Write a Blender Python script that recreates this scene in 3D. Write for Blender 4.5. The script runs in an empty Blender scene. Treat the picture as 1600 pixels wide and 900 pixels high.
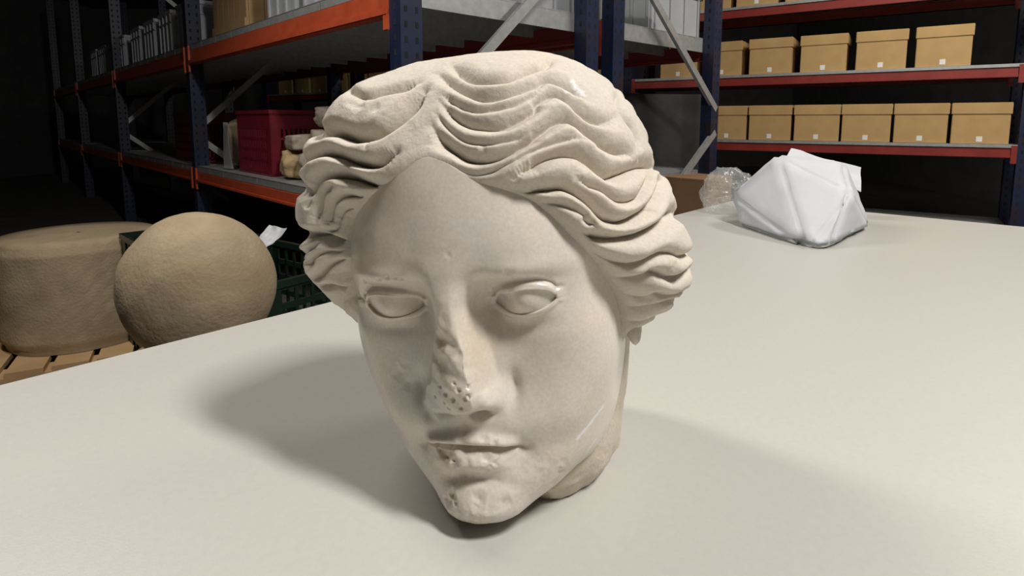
import bpy, bmesh, math, random
import numpy as np
from mathutils import Vector, Matrix, noise as mnoise

# ------------------------------------------------------------------ camera, world, lights, exposure
SC = bpy.context.scene
COL = SC.collection
TABLE_Z = 0.80                      # table top above the floor
CAM_H = 0.282                       # camera above the table top
ZC = TABLE_Z + CAM_H
PITCH = math.atan((295 - 188) / 900)
FPX = 900.0                         # focal length in pixels of the 1600 x 900 frame
cam_d = bpy.data.cameras.new('camera')
cam = bpy.data.objects.new('camera', cam_d)
COL.objects.link(cam)
cam_d.sensor_fit = 'HORIZONTAL'
cam_d.sensor_width = 36.0
cam_d.lens = FPX / 1600 * 36
cam_d.shift_y = -155 / 1600         # the photograph is the lower crop of a taller frame
cam_d.clip_start = 0.01
cam_d.clip_end = 60
cam.location = (0, 0, ZC)
cam.rotation_euler = (math.pi / 2 - PITCH, 0, 0)
SC.camera = cam

SC.view_settings.view_transform = 'Standard'
SC.view_settings.look = 'None'
SC.view_settings.gamma = 1.0
SC.view_settings.use_curve_mapping = False
SC.view_settings.exposure = 0.2

W = bpy.data.worlds.new('world')
SC.world = W
W.use_nodes = True
W.node_tree.nodes['Background'].inputs[0].default_value = (0.80, 0.88, 1.0, 1)
W.node_tree.nodes['Background'].inputs[1].default_value = 0.05


def area_light(name, loc, target, sx, sy, power, color):
    d = bpy.data.lights.new(name, 'AREA')
    d.shape = 'RECTANGLE'
    d.size, d.size_y = sx, sy
    d.energy = power
    d.color = color
    o = bpy.data.objects.new(name, d)
    COL.objects.link(o)
    o.location = loc
    o.rotation_euler = (Vector(target) - Vector(loc)).to_track_quat('-Z', 'Y').to_euler()
    return o


CEIL_Z = 3.6
KEY = area_light('ceiling_lamp_light', (1.08, -0.38, 3.1), (0.0, 0.45, 0.9), 0.24, 0.55, 66, (1.0, 0.965, 0.92))
BACK = area_light('ceiling_lamp_light', (-1.7, 1.55, CEIL_Z - 0.4), (0.0, 0.6, 0.9), 0.35, 1.2, 40, (1.0, 0.95, 0.87))
SIDE = area_light('ceiling_lamp_light', (2.6, 2.2, CEIL_Z - 0.4), (2.6, 3.2, 0.5), 0.3, 1.2, 60, (1.0, 0.94, 0.84))

# ------------------------------------------------------------------ helpers
rng = np.random.default_rng(7)
random.seed(7)


def link(o, parent=None):
    COL.objects.link(o)
    if parent is not None:
        o.parent = parent
    return o


def empty(name, loc=(0, 0, 0), rotz=0.0):
    o = bpy.data.objects.new(name, None)
    o.empty_display_size = 0.05
    o.location = loc
    o.rotation_euler = (0, 0, rotz)
    COL.objects.link(o)
    return o


def tag(o, label=None, cat=None, group=None, kind=None):
    if label:
        o['label'] = label
    if cat:
        o['category'] = cat
    if group:
        o['group'] = group
    if kind:
        o['kind'] = kind
    return o


def mesh_np(name, verts, faces, mat, parent=None, smooth=True):
    me = bpy.data.meshes.new(name)
    faces = np.asarray(faces)
    n = faces.shape[1]
    me.vertices.add(len(verts))
    me.vertices.foreach_set('co', np.asarray(verts, np.float32).ravel())
    me.loops.add(faces.size)
    me.loops.foreach_set('vertex_index', faces.ravel().astype(np.int32))
    me.polygons.add(len(faces))
    me.polygons.foreach_set('loop_start', np.arange(0, faces.size, n, dtype=np.int32))
    me.polygons.foreach_set('use_smooth', np.full(len(faces), smooth))
    me.update(calc_edges=True)
    me.validate()
    if mat:
        me.materials.append(mat)
    o = bpy.data.objects.new(name, me)
    return link(o, parent)


def grid_faces(nr, nc, wrap=False):
    i, j = np.meshgrid(np.arange(nr - 1), np.arange(nc if wrap else nc - 1), indexing='ij')
    j2 = (j + 1) % nc
    return np.stack([i * nc + j, i * nc + j2, (i + 1) * nc + j2, (i + 1) * nc + j], -1).reshape(-1, 4)


def sstep(a, b, x):
    t = np.clip((x - a) / (b - a), 0, 1)
    return t * t * (3 - 2 * t)


def gauss2(x, z, cx, cz, sx, sz):
    return np.exp(-((x - cx) / sx) ** 2 - ((z - cz) / sz) ** 2)


# cheap vectorised value noise
_P = rng.random((64, 64, 64)).astype(np.float32)


def vnoise(p):
    p = np.asarray(p, np.float64)
    i = np.floor(p).astype(int)
    f = p - i
    f = f * f * (3 - 2 * f)
    out = 0
    for dx in (0, 1):
        for dy in (0, 1):
            for dz in (0, 1):
                w = (f[:, 0] if dx else 1 - f[:, 0]) * (f[:, 1] if dy else 1 - f[:, 1]) * (f[:, 2] if dz else 1 - f[:, 2])
                out = out + w * _P[(i[:, 0] + dx) % 64, (i[:, 1] + dy) % 64, (i[:, 2] + dz) % 64]
    return out * 2 - 1


def fbm(p, octs=4):
    s, a = 0, 0.5
    for k in range(octs):
        s = s + a * vnoise(p * 2 ** k + 17.3 * k)
        a *= 0.5
    return s


# ------------------------------------------------------------------ materials
def new_mat(name):
    m = bpy.data.materials.new(name)
    m.use_nodes = True
    nt = m.node_tree
    b = nt.nodes['Principled BSDF']
    return m, nt, b


def noise_mat(name, c1, c2, scale=8.0, rough=0.6, bump=0.0, bscale=80.0, metallic=0.0, detail=6, spec=None, c3=None, s3=2.0):
    m, nt, b = new_mat(name)
    tc = nt.nodes.new('ShaderNodeTexCoord')
    n = nt.nodes.new('ShaderNodeTexNoise')
    n.inputs['Scale'].default_value = scale
    n.inputs['Detail'].default_value = detail
    nt.links.new(tc.outputs['Object'], n.inputs['Vector'])
    r = nt.nodes.new('ShaderNodeValToRGB')
    r.color_ramp.elements[0].position = 0.3
    r.color_ramp.elements[1].position = 0.7
    r.color_ramp.elements[0].color = (*c1, 1)
    r.color_ramp.elements[1].color = (*c2, 1)
    nt.links.new(n.outputs['Fac'], r.inputs['Fac'])
    col = r.outputs['Color']
    if c3 is not None:
        n3 = nt.nodes.new('ShaderNodeTexNoise')
        n3.inputs['Scale'].default_value = s3
        n3.inputs['Detail'].default_value = 5
        nt.links.new(tc.outputs['Object'], n3.inputs['Vector'])
        mr = nt.nodes.new('ShaderNodeMapRange')
        mr.inputs['From Min'].default_value = 0.5
        mr.inputs['From Max'].default_value = 0.72
        nt.links.new(n3.outputs['Fac'], mr.inputs['Value'])
        mx = nt.nodes.new('ShaderNodeMix')
        mx.data_type = 'RGBA'
        nt.links.new(mr.outputs['Result'], mx.inputs['Factor'])
        nt.links.new(col, mx.inputs['A'])
        mx.inputs['B'].default_value = (*c3, 1)
        col = mx.outputs['Result']
    nt.links.new(col, b.inputs['Base Color'])
    b.inputs['Roughness'].default_value = rough
    b.inputs['Metallic'].default_value = metallic
    if spec is not None:
        b.inputs['Specular IOR Level'].default_value = spec
    if bump:
        n2 = nt.nodes.new('ShaderNodeTexNoise')
        n2.inputs['Scale'].default_value = bscale
        n2.inputs['Detail'].default_value = 5
        nt.links.new(tc.outputs['Object'], n2.inputs['Vector'])
        bp = nt.nodes.new('ShaderNodeBump')
        bp.inputs['Strength'].default_value = bump
        bp.inputs['Distance'].default_value = 0.004
        nt.links.new(n2.outputs['Fac'], bp.inputs['Height'])
        nt.links.new(bp.outputs['Normal'], b.inputs['Normal'])
    return m


def marble_mat(name, base, warm, rough, bump, bscale):
    """weathered marble: pale stone, warm patina patches, 'wear' attribute brings fresh white scratches, 'stain' tan dirt"""
    m, nt, b = new_mat(name)
    N, L = nt.nodes, nt.links
    tc = N.new('ShaderNodeTexCoord')
    n = N.new('ShaderNodeTexNoise')
    n.inputs['Scale'].default_value = 14
    n.inputs['Detail'].default_value = 7
    n.inputs['Roughness'].default_value = 0.62
    L.new(tc.outputs['Object'], n.inputs['Vector'])
    r = N.new('ShaderNodeValToRGB')
    r.color_ramp.elements[0].position = 0.35
    r.color_ramp.elements[1].position = 0.68
    r.color_ramp.elements[0].color = (*base, 1)
    r.color_ramp.elements[1].color = (*warm, 1)
    L.new(n.outputs['Fac'], r.inputs['Fac'])
    sp = N.new('ShaderNodeTexNoise')
    sp.inputs['Scale'].default_value = 420
    sp.inputs['Detail'].default_value = 3
    L.new(tc.outputs['Object'], sp.inputs['Vector'])
    sr = N.new('ShaderNodeMapRange')
    sr.inputs['From Min'].default_value = 0.3
    sr.inputs['From Max'].default_value = 0.7
    sr.inputs['To Min'].default_value = 0.93
    sr.inputs['To Max'].default_value = 1.05
    L.new(sp.outputs['Fac'], sr.inputs['Value'])
    mul = N.new('ShaderNodeMix')
    mul.data_type = 'RGBA'
    mul.blend_type = 'MULTIPLY'
    mul.inputs['Factor'].default_value = 1
    L.new(r.outputs['Color'], mul.inputs['A'])
    L.new(sr.outputs['Result'], mul.inputs['B'])
    col = mul.outputs['Result']
    for att, c in (('stain', (0.50, 0.40, 0.27)), ('wear', (0.90, 0.90, 0.90))):
        a = N.new('ShaderNodeAttribute')
        a.attribute_name = att
        mx = N.new('ShaderNodeMix')
        mx.data_type = 'RGBA'
        L.new(a.outputs['Fac'], mx.inputs['Factor'])
        L.new(col, mx.inputs['A'])
        mx.inputs['B'].default_value = (*c, 1)
        col = mx.outputs['Result']
    L.new(col, b.inputs['Base Color'])
    b.inputs['Roughness'].default_value = rough
    b.inputs['Specular IOR Level'].default_value = 0.4
    b.inputs['Coat Weight'].default_value = 0.3 if rough < 0.5 else 0.0
    b.inputs['Coat Roughness'].default_value = 0.16
    b.inputs['Subsurface Weight'].default_value = 0.25
    b.inputs['Subsurface Radius'].default_value = (0.010, 0.007, 0.005)
    b.inputs['Subsurface Scale'].default_value = 0.6
    n2 = N.new('ShaderNodeTexNoise')
    n2.inputs['Scale'].default_value = bscale
    n2.inputs['Detail'].default_value = 6
    n2.inputs['Roughness'].default_value = 0.6
    L.new(tc.outputs['Object'], n2.inputs['Vector'])
    bp = N.new('ShaderNodeBump')
    bp.inputs['Strength'].default_value = bump
    bp.inputs['Distance'].default_value = 0.003
    L.new(n2.outputs['Fac'], bp.inputs['Height'])
    L.new(bp.outputs['Normal'], b.inputs['Normal'])
    return m


M = {}
M['marble_face'] = marble_mat('marble_polished', (0.69, 0.65, 0.595), (0.71, 0.62, 0.515), 0.30, 0.06, 120)
M['marble_hair'] = marble_mat('marble_rough', (0.60, 0.55, 0.48), (0.645, 0.578, 0.487), 0.62, 0.30, 260)
M['table'] = noise_mat('table_laminate', (0.48, 0.472, 0.435), (0.505, 0.495, 0.455), 160, 0.42, 0.05, 500)
M['table_edge'] = noise_mat('table_edge', (0.45, 0.42, 0.37), (0.5, 0.47, 0.41), 40, 0.5)
M['steel_leg'] = noise_mat('steel_leg', (0.1, 0.1, 0.11), (0.14, 0.14, 0.15), 20, 0.4, metallic=0.6)

# ------------------------------------------------------------------ the marble head
HS = 1.3                                       # statue scale: local units are mm of a life-size head
HR = np.array([[0.9477703627, 0.2916721596, -0.1290685509], [-0.2929880847, 0.9560727956, 0.0090989915], [0.1260528528, 0.0291917931, 0.9915939277]])
HT = np.array([-0.0313302606, 0.2854102886, -0.0945956618])


def to_world(P):                               # head-local mm -> world metres
    return (np.asarray(P) @ HR.T / 1000 + HT) * HS + np.array([0, 0, ZC])


_cp, _sp = math.cos(PITCH), math.sin(PITCH)
ORG = HR.T @ (-HT * 1000)                      # where the photographer's lens is, in head-local mm


def ray(px, py):
    v = (295 - py) / FPX
    return HR.T @ np.array([(px - 800) / FPX, _cp + v * _sp, -_sp + v * _cp])


def project(P):                                # head-local mm -> photo pixel
    Q = np.asarray(P) @ HR.T / 1000 + HT
    d = Q[:, 1] * _cp - Q[:, 2] * _sp
    u = Q[:, 1] * _sp + Q[:, 2] * _cp
    return np.stack([800 + FPX * Q[:, 0] / d, 295 - FPX * u / d], 1), d


AX = 85.0                                      # vertical axis of the face cylinder (local y)
half = []
for z, y in ((112, 24), (92, 9), (75, 2), (55, -4), (35, -7), (18, -7), (4, -4), (-20, -2), (-45, -4), (-60, -4), (-75, -6), (-90, -7), (-105, -10), (-114, -8), (-121, -1), (-125, 8)):
    half.append((0, y, z))
half += [(20, 13, 95), (20, 4, 75), (20, -1, 55), (20, -5, 35), (20, -5, 18),
         (22, 8, -3), (37, 4.5, -2), (53, 10, -1),
         (32, -3.5, 15), (45, 1, 14), (58, 9, 11),
         (62, 14, 30), (46, 9, 50), (70, 22, 15), (76, 37, 15), (74, 31, -5), (68, 26, 40), (40, 20, 88), (60, 35, 75), (70, 45, 50),
         (72, 22, -18), (61, 11, -18), (45, 6, -20), (28, 6.5, -22), (76, 35, -20), (78, 60, -20), (79, 62, 10),
         (26, 3.5, -45), (40, 5, -45), (54, 9, -45), (66, 18, -45), (73, 30, -45), (76, 52, -45),
         (15, -4, -65), (25, -2, -65), (39, 2.5, -65), (53, 10, -65), (62, 20, -65), (68, 32, -65), (71, 52, -65),
         (25, 1, -80), (37, 5, -80), (49, 13, -80), (59, 24, -80), (65, 37, -80), (69, 56, -80),
         (12, -7, -95), (25, -1, -95), (36, 6, -95), (48, 17, -95), (57, 31, -95), (62, 45, -95),
         (12, -8, -106), (24, 0, -106), (33, 9, -106), (41, 20, -106), (47, 31, -106),
         (12, -5, -116), (20, 1, -116), (27, 12, -115), (10, 3, -122), (17, 10, -121),
         (80, 85, 0), (80, 85, 40), (76, 85, -40), (70, 85, -75), (66, 85, 80), (55, 60, 100)]
cpts = np.array([(sx * x, y, z) for x, y, z in half for sx in ((1, -1) if x else (1,))], float)


def rbf_fit(X, v, lam=0.0):
    d = np.linalg.norm(X[:, None] - X[None], axis=-1)
    K = d ** 2 * np.log(d + 1e-9)
    n = len(X)
    Pm = np.concatenate([np.ones((n, 1)), X], 1)
    A = np.zeros((n + 3, n + 3))
    A[:n, :n] = K + lam * np.eye(n)
    A[:n, n:] = Pm
    A[n:, :n] = Pm.T
    return np.linalg.solve(A, np.concatenate([v, np.zeros(3)]))


def rbf_eval(X, w, Q):
    out = np.empty(len(Q))
    for a in range(0, len(Q), 20000):
        q = Q[a:a + 20000]
        d2 = ((q[:, None] - X[None]) ** 2).sum(-1)
        out[a:a + 20000] = 0.5 * d2 * np.log(d2 + 1e-12) @ w[:len(X)] + w[len(X)] + q @ w[len(X) + 1:]
    return out


_phi = np.arctan2(cpts[:, 0], AX - cpts[:, 1])
_r = np.hypot(cpts[:, 0], AX - cpts[:, 1])
FX = np.stack([_phi * 78, cpts[:, 2]], 1)
FW = rbf_fit(FX, _r, 12.0)


def face_r(phi, z):
    return rbf_eval(FX, FW, np.stack([phi * 78, z], 1))


def hit_face(px, py):                          # where a sight line meets the base face
    d = ray(px, py)
    t = np.linspace(200, 480, 1200)
    P = ORG + t[:, None] * d
    ph = np.arctan2(P[:, 0], AX - P[:, 1])
    g = np.hypot(P[:, 0], AX - P[:, 1]) - face_r(ph, np.clip(P[:, 2], -124, 110))
    k = np.argmax(g < 0)
    if not (g < 0).any():
        k = np.argmin(g)
    return P[k]


def jaw_z(phi):
    a = np.degrees(np.abs(phi))
    return np.interp(a, [0, 10, 21, 33, 48, 66, 82, 100, 130], [-125, -124, -121, -116, -108, -95, -75, -56, -48])


# ---- face grid
NR, NCf = 620, 560
phi = np.linspace(-1, 1, NCf)
phi = np.radians(125) * (0.62 * phi + 0.38 * phi ** 3)
vv = np.linspace(0, 1, NR)
PH, VV = np.meshgrid(phi, vv)
ZJ = jaw_z(PH)
ZZ = ZJ + VV * (104 - ZJ)
rr = face_r(PH.ravel(), ZZ.ravel()).reshape(PH.shape)
X = rr * np.sin(PH)
Y = AX - rr * np.cos(PH)
Z = ZZ.copy()
# round the lower rim of the jaw inwards
rim = sstep(9, 0, ZZ - ZJ)
X *= 1 - 0.10 * rim ** 2
Y += (AX - Y) * 0.10 * rim ** 2

ax = np.abs(X)
D = np.zeros_like(X)                           # forward relief


def nose_relief(x, z):
    ridge_y = np.interp(z, [-64, -58, -54, -50, -44, -36, -22, -8, 4, 14, 26], [0, 1.0, 6.5, 12.5, 16, 16.5, 15.0, 11.0, 6.5, 2.8, 0])
    w = np.interp(z, [-60, -52, -44, -30, -15, 0, 14, 26], [18, 20, 20, 17, 14.5, 13.5, 17, 23])
    zf = np.linspace(-80, 60, 561)
    ker = np.exp(-(np.arange(-24, 25) / 9.0) ** 2)
    up = sstep(-44, -34, z)
    ridge_s = np.interp(z, zf, np.convolve(np.interp(zf, [-64, -58, -54, -50, -44, -36, -22, -8, 4, 14, 28], [0, 1.0, 6.5, 12.5, 16, 16.5, 15.0, 11.0, 6.5, 2.8, 0]), ker / ker.sum(), 'same'))
    ridge_y = ridge_y * (1 - up) + ridge_s * up
    t = np.abs(x) / w
    prof = 1 - sstep(0.22, 1.12, t)
    return ridge_y * prof


D += nose_relief(X, Z)
# nostril wings
for sx in (1, -1):
    D += 6.4 * gauss2(X, Z, sx * 17.5, -48.5, 5.2, 6.0) * (1 if sx > 0 else 0.6)
    D -= 2.8 * gauss2(X, Z, sx * 26.5, -47, 3.6, 8)            # crease beside the wing
    D -= (5.5 if sx > 0 else 1.5) * gauss2(X, Z, sx * 9.5, -57.0, 5.5, 2.4)         # nostril shadow
D -= 1.3 * gauss2(X, Z, 0, -64, 3.0, 6)                        # philtrum
# eye sockets
eye_fields = []
for sx in (1, -1):
    s_e = sx
    ex = sx * X
    D -= 6.5 * gauss2(ex, Z, 21, 0, 8, 9)                      # inner corner hollow
    D -= 2.0 * gauss2(ex, Z, 37, 8.8, 18, 3.4)                 # under the brow
    D -= 1.6 * gauss2(ex, Z, 36, -14, 16, 5)                   # below the lower lid
    D += 1.6 * gauss2(ex, Z, 40, 16.5, 20, 4.5)                # brow edge
    cxe, cze, a = 37.2, -2.2, 16.6
    u = (ex - cxe) / a
    uu = np.clip(1 - u ** 2, 0, 1)
    tilt = 1.1 * u
    zu = cze + tilt + 7.2 * uu ** 0.62 * (1 + 0.10 * u)
    zl = cze + tilt - 5.6 * uu ** 0.75
    near = (np.abs(u) < 1.35)
    # bulge of the globe behind the lids
    D += 3.6 * gauss2(ex, Z, cxe, cze + 0.5, 15.5, 9.5)
    # lids: raised bands with a crease above
    du = Z - zu
    dl = zl - Z
    band = sstep(1.28, 0.95, np.abs(u))
    D += near * band * 1.7 * (sstep(-0.6, 0.5, du) * sstep(4.4, 2.6, du))
    D -= near * band * 1.2 * np.exp(-((du - 5.2) / 1.3) ** 2)
    D += near * band * 1.1 * (sstep(-0.6, 0.5, dl) * sstep(4.2, 1.8, dl))
    inside = sstep(-0.5, 0.6, -du) * sstep(-0.5, 0.6, -dl) * (np.abs(u) < 1.0)
    GL = D.copy()
    eye_fields.append((s_e, GL))
    D -= 2.4 * inside
# mouth
um = np.clip(ax / 26.5, 0, 1.3)
zm = -73.6 - 4.6 * um ** 2 + 1.2 * np.exp(-(X / 5) ** 2) * -0.6
lipw = sstep(1.08, 0.75, um)
dz = Z - zm
D += 3.8 * lipw * np.exp(-((dz - 3.6) / 3.0) ** 2) * (1 - 0.25 * np.exp(-(X / 3.5) ** 2))
D += 5.2 * sstep(1.05, 0.35, um) * np.exp(-((dz + 7.2) / 5.4) ** 2)
D -= 3.4 * sstep(1.12, 0.85, um) * np.exp(-(dz / 1.05) ** 2)
D -= 2.0 * gauss2(ax, Z, 28.5, -79, 3.5, 4)                    # corners
D -= 2.3 * np.exp(-((Z + 91 + 0.012 * X ** 2) / 3.6) ** 2) * np.exp(-(X / 17) ** 2)   # under the lower lip
D += 3.2 * gauss2(X, Z, 0, -106, 15, 9)                        # chin boss
# broken nose: tip and its right side struck off along a plane
cut = 10.0 + 0.32 * X - 0.05 * (Z + 40) * (Z > -40) + 0.22 * (Z + 40) * (Z < -40) + 0.9 * np.sin(Z * 0.45 + X * 0.3) * 0.5
region = sstep(-4, -16, Z) * sstep(-66, -58, Z) * sstep(26, 22, ax)
over = D - cut
D = np.where((over > 0) & (region > 0), D - over * region * 0.92, D)
FACE = np.stack([X, Y - D, Z], -1).reshape(-1, 3)

# chips, pits and dents: photo position, radius and depth in mm
lm_cache = {}


def on_surface(P, px, py):
    """nearest vertex to a sight line, front-most"""
    key = id(P)
    if key not in lm_cache:
        lm_cache.clear()
        lm_cache[key] = project(P)
    q, d = lm_cache[key]
    e = np.hypot(q[:, 0] - px, q[:, 1] - py)
    k = np.where(e < 4)[0]
    if len(k) == 0:
        return P[np.argmin(e)]
    return P[k[np.argmin(d[k])]]


def normals_of(P, F):
    n = np.zeros_like(P)
    a, b, c_, d = (P[F[:, k]] for k in range(4))
    fn = np.cross(c_ - a, d - b)
    for k in range(4):
        np.add.at(n, F[:, k], fn)
    return n / (np.linalg.norm(n, axis=1, keepdims=True) + 1e-12)


FF = grid_faces(NR, NCf)
FN = normals_of(FACE, FF)
if (FN[:, 1] > 0).mean() > 0.5:
    FN = -FN
    FF = FF[:, ::-1]
dents = []
for px, py, r, dp in ((712, 615, 1.6, 1.6), (730, 607, 1.5, 1.5), (692, 622, 1.5, 1.4), (705, 632, 1.6, 1.8), (722, 632, 1.5, 1.6), (684, 611, 1.3, 1.1),
                      (698, 646, 1.5, 1.3), (717, 645, 1.3, 1.2), (729, 626, 1.8, 1.6), (690, 636, 1.3, 1.2), (676, 626, 1.3, 1.0), (706, 602, 1.2, 1.0),
                      (622, 590, 6.0, 0.9), (634, 600, 5.0, 0.8), (626, 575, 4.0, 0.5),
                      (690, 716, 7.0, 3.2), (703, 728, 4.5, 2.6), (682, 706, 4.0, 1.8), (762, 720, 3.5, 1.6), (776, 728, 3.0, 1.6), (768, 738, 2.8, 1.2),
                      (702, 778, 4.0, 2.2), (697, 792, 4.2, 2.2), (708, 790, 2.4, 1.4), (746, 782, 5.0, 1.3), (742, 795, 4.0, 1.0), (790, 793, 5.0, 0.8),
                      (590, 446, 2.2, 1.6), (576, 452, 2.2, 1.6), (603, 443, 2.0, 1.3), (616, 444, 2.0, 1.4), (627, 446, 1.6, 1.2),
                      (566, 447, 2.2, 1.5), (690, 510, 5.0, 0.8), (684, 535, 5.0, 0.8), (702, 545, 4.0, 0.7), (712, 560, 4.0, 0.7), (727, 578, 4, 0.8), (690, 570, 5.0, 0.6),
                      (697, 403, 2.2, 0.3), (793, 435, 3.0, 0.6), (788, 438, 2.0, 0.6), (878, 745, 4.0, 0.9), (884, 730, 3.0, 0.6), (870, 760, 3.5, 0.9),
                      (755, 690, 3.0, 0.8), (773, 694, 2.2, 0.9), (720, 690, 3.0, 0.8)):
    dents.append((on_surface(FACE, px, py), r, dp))
disp = np.zeros(len(FACE))
for p, r, dp in dents:
    k = np.abs(FACE - p).max(1) < r * 2.2
    q = FACE[k]
    e = np.linalg.norm(q - p, axis=1) / r
    e = e * (1 + 0.35 * vnoise(q / (r * 0.55) + p))
    disp[k] = np.minimum(disp[k], -dp * np.clip(1 - e, 0, 1) ** (0.7 if r < 2 else 1.1))
# rough, weathered skin where the stone is broken: nose flank, lower lip, chin
bx, bz = FACE[:, 0], FACE[:, 2]
rough_w = (0.55 * np.exp(-((bx + 7) / 9) ** 2 - ((bz + 38) / 22) ** 2) + 0.9 * np.exp(-((bx + 2) / 22) ** 2 - ((bz + 84) / 9) ** 2)
           + 0.8 * np.exp(-((bx + 4) / 20) ** 2 - ((bz + 110) / 12) ** 2) + 0.35 * np.exp(-((bx - 36) / 18) ** 2 - ((bz + 92) / 16) ** 2))
disp += np.clip(rough_w, 0, 1) * (1.1 * fbm(FACE / 5.0, 4) + 0.3 * fbm(FACE / 1.7, 2))
disp += 0.5 * fbm(FACE / 22.0, 3)
FACE = FACE + FN * disp[:, None]

# ---- hair: a star-shaped cap around HC with carved locks
HC = np.array([0.0, 72.0, 25.0])
SIL = [(563, 512), (530, 487), (512, 478), (500, 454), (473, 427), (462, 409), (464, 394), (470, 376), (465, 360), (458, 343), (456, 325), (462, 310), (472, 296), (469, 274), (464, 253), (468, 241), (485, 217), (497, 203), (501, 190), (512, 172), (539, 146), (569, 125), (608, 116), (638, 103), (680, 95), (722, 90), (758, 86), (800, 84), (824, 83), (848, 87), (884, 92), (908, 105), (938, 122), (962, 137), (980, 160), (998, 184), (1010, 208), (1019, 235), (1027, 257), (1040, 277), (1053, 292), (1059, 319), (1060, 340), (1072, 355), (1088, 376), (1090, 406), (1085, 430), (1079, 457), (1058, 484), (1028, 508), (1000, 526)]
hh = [(0, 9, 90), (0, 24, 112), (0, 52, 127), (0, 95, 125), (0, 135, 105), (0, 162, 60), (0, 165, 20), (0, 150, -25), (0, 130, -55),
      (22, 3, 84), (35, 2, 82), (60, 9, 72), (38, 17, 106), (80, 22, 62), (98, 33, 42), (108, 40, 25), (112, 44, 5), (106, 45, -15), (92, 48, -36),
      (66, 30, 100), (88, 45, 85), (85, 80, 102), (50, 76, 124), (100, 80, 70), (106, 82, 50), (114, 78, 28), (119, 68, 5), (115, 68, -15), (100, 66, -34), (82, 70, -44),
      (70, 135, 80), (95, 120, 40), (98, 115, 0), (80, 140, -10), (85, 105, -40), (50, 135, -45), (60, 80, -55), (20, 75, -60), (50, 150, 40)]
hp = np.array([(s_ * x, y, z) for x, y, z in hh for s_ in ((1, -1) if x else (1,))], float) - HC
HRAD = np.linalg.norm(hp, axis=1)
HDIR = hp / HRAD[:, None]


def rbf3_fit(Xd, v, lam=1e-3):
    d = np.linalg.norm(Xd[:, None] - Xd[None], axis=-1)
    n = len(Xd)
    A = np.zeros((n + 4, n + 4))
    A[:n, :n] = d + lam * np.eye(n)
    A[:n, n] = 1
    A[:n, n + 1:] = Xd
    A[n:, :n] = A[:n, n:].T
    return np.linalg.solve(A, np.concatenate([v, np.zeros(4)]))


def rbf3_eval(Xd, w, Q):
    out = np.empty(len(Q))
    n = len(Xd)
    for a in range(0, len(Q), 20000):
        q = Q[a:a + 20000]
        d = np.sqrt(((q[:, None] - Xd[None]) ** 2).sum(-1) + 0.012)
        out[a:a + 20000] = d @ w[:n] + w[n] + q @ w[n + 1:]
    return out


def rbf3_fit_soft(Xd, v):
    d = np.sqrt(((Xd[:, None] - Xd[None]) ** 2).sum(-1) + 0.012)
    n = len(Xd)
    A = np.zeros((n + 4, n + 4))
    A[:n, :n] = d - 0.02 * np.eye(n)
    A[:n, n] = 1
    A[:n, n + 1:] = Xd
    A[n:, :n] = A[:n, n:].T
    return np.linalg.solve(A, np.concatenate([v, np.zeros(4)]))


HW = rbf3_fit_soft(HDIR, HRAD)


def dir_grid(nt, na, t0=18, t1=179.5):
    th = np.radians(np.linspace(t0, t1, nt))
    al = np.linspace(0, 2 * math.pi, na, endpoint=False)
    TH, AL = np.meshgrid(th, al, indexing='ij')
    return np.stack([np.sin(TH) * np.cos(AL), -np.cos(TH), np.sin(TH) * np.sin(AL)], -1).reshape(-1, 3)


# fit the outline of the cap to the outline seen in the photograph (smooth radial corrections, true 3D shape)
sil = np.array(SIL, float)
CPX = np.array([775.0, 330.0])
s_ang = np.arctan2(sil[:, 1] - CPX[1], sil[:, 0] - CPX[0])
s_rad = np.hypot(*(sil - CPX).T)
o_ = np.argsort(s_ang)
s_ang, s_rad = s_ang[o_], s_rad[o_]
GD = dir_grid(110, 220)
GR = rbf3_eval(HDIR, HW, GD)
corr = np.zeros(len(GD))
for it in range(10):
    P = HC + GD * (GR + corr)[:, None]
    q, dep = project(P)
    a = np.arctan2(q[:, 1] - CPX[1], q[:, 0] - CPX[0])
    rad = np.hypot(*(q - CPX).T)
    ctr, cval = [], []
    for sa, sr_ in zip(s_ang, s_rad):
        da = np.abs((a - sa + math.pi) % (2 * math.pi) - math.pi)
        k = np.where(da < 0.035)[0]
        if len(k) == 0:
            continue
        kk = k[np.argsort(rad[k])[-6:]]
        ctr.append(GD[kk].mean(0) / np.linalg.norm(GD[kk].mean(0)))
        cval.append((sr_ - rad[kk].max()) * dep[kk].mean() / FPX * 1000)
    ctr, cval = np.array(ctr), np.array(cval)
    d2 = ((GD[:, None] - ctr[None]) ** 2).sum(-1)
    w = np.exp(-d2 / (2 * 0.11 ** 2))
    corr += 0.75 * (w @ cval) / (w.sum(1) + 0.25)
SILERR = float(np.abs(cval).mean())
print('hair outline error mm', SILERR)


def coarse_sample(vals, D_, nt=110, na=220, t0=18, t1=179.5):
    th = np.degrees(np.arccos(np.clip(-D_[:, 1], -1, 1)))
    al = np.arctan2(D_[:, 2], D_[:, 0]) % (2 * math.pi)
    i = np.clip((th - t0) / (t1 - t0) * (nt - 1), 0, nt - 1.001)
    j = al / (2 * math.pi) * na
    i0, j0 = i.astype(int), j.astype(int)
    fi, fj = i - i0, j - j0
    g = vals.reshape(nt, na)
    j0 %= na
    j1 = (j0 + 1) % na
    return (g[i0, j0] * (1 - fi) * (1 - fj) + g[i0 + 1, j0] * fi * (1 - fj) + g[i0, j1] * (1 - fi) * fj + g[i0 + 1, j1] * fi * fj)


def hair_base(D_):
    return coarse_sample(GR + corr, D_)


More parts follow.
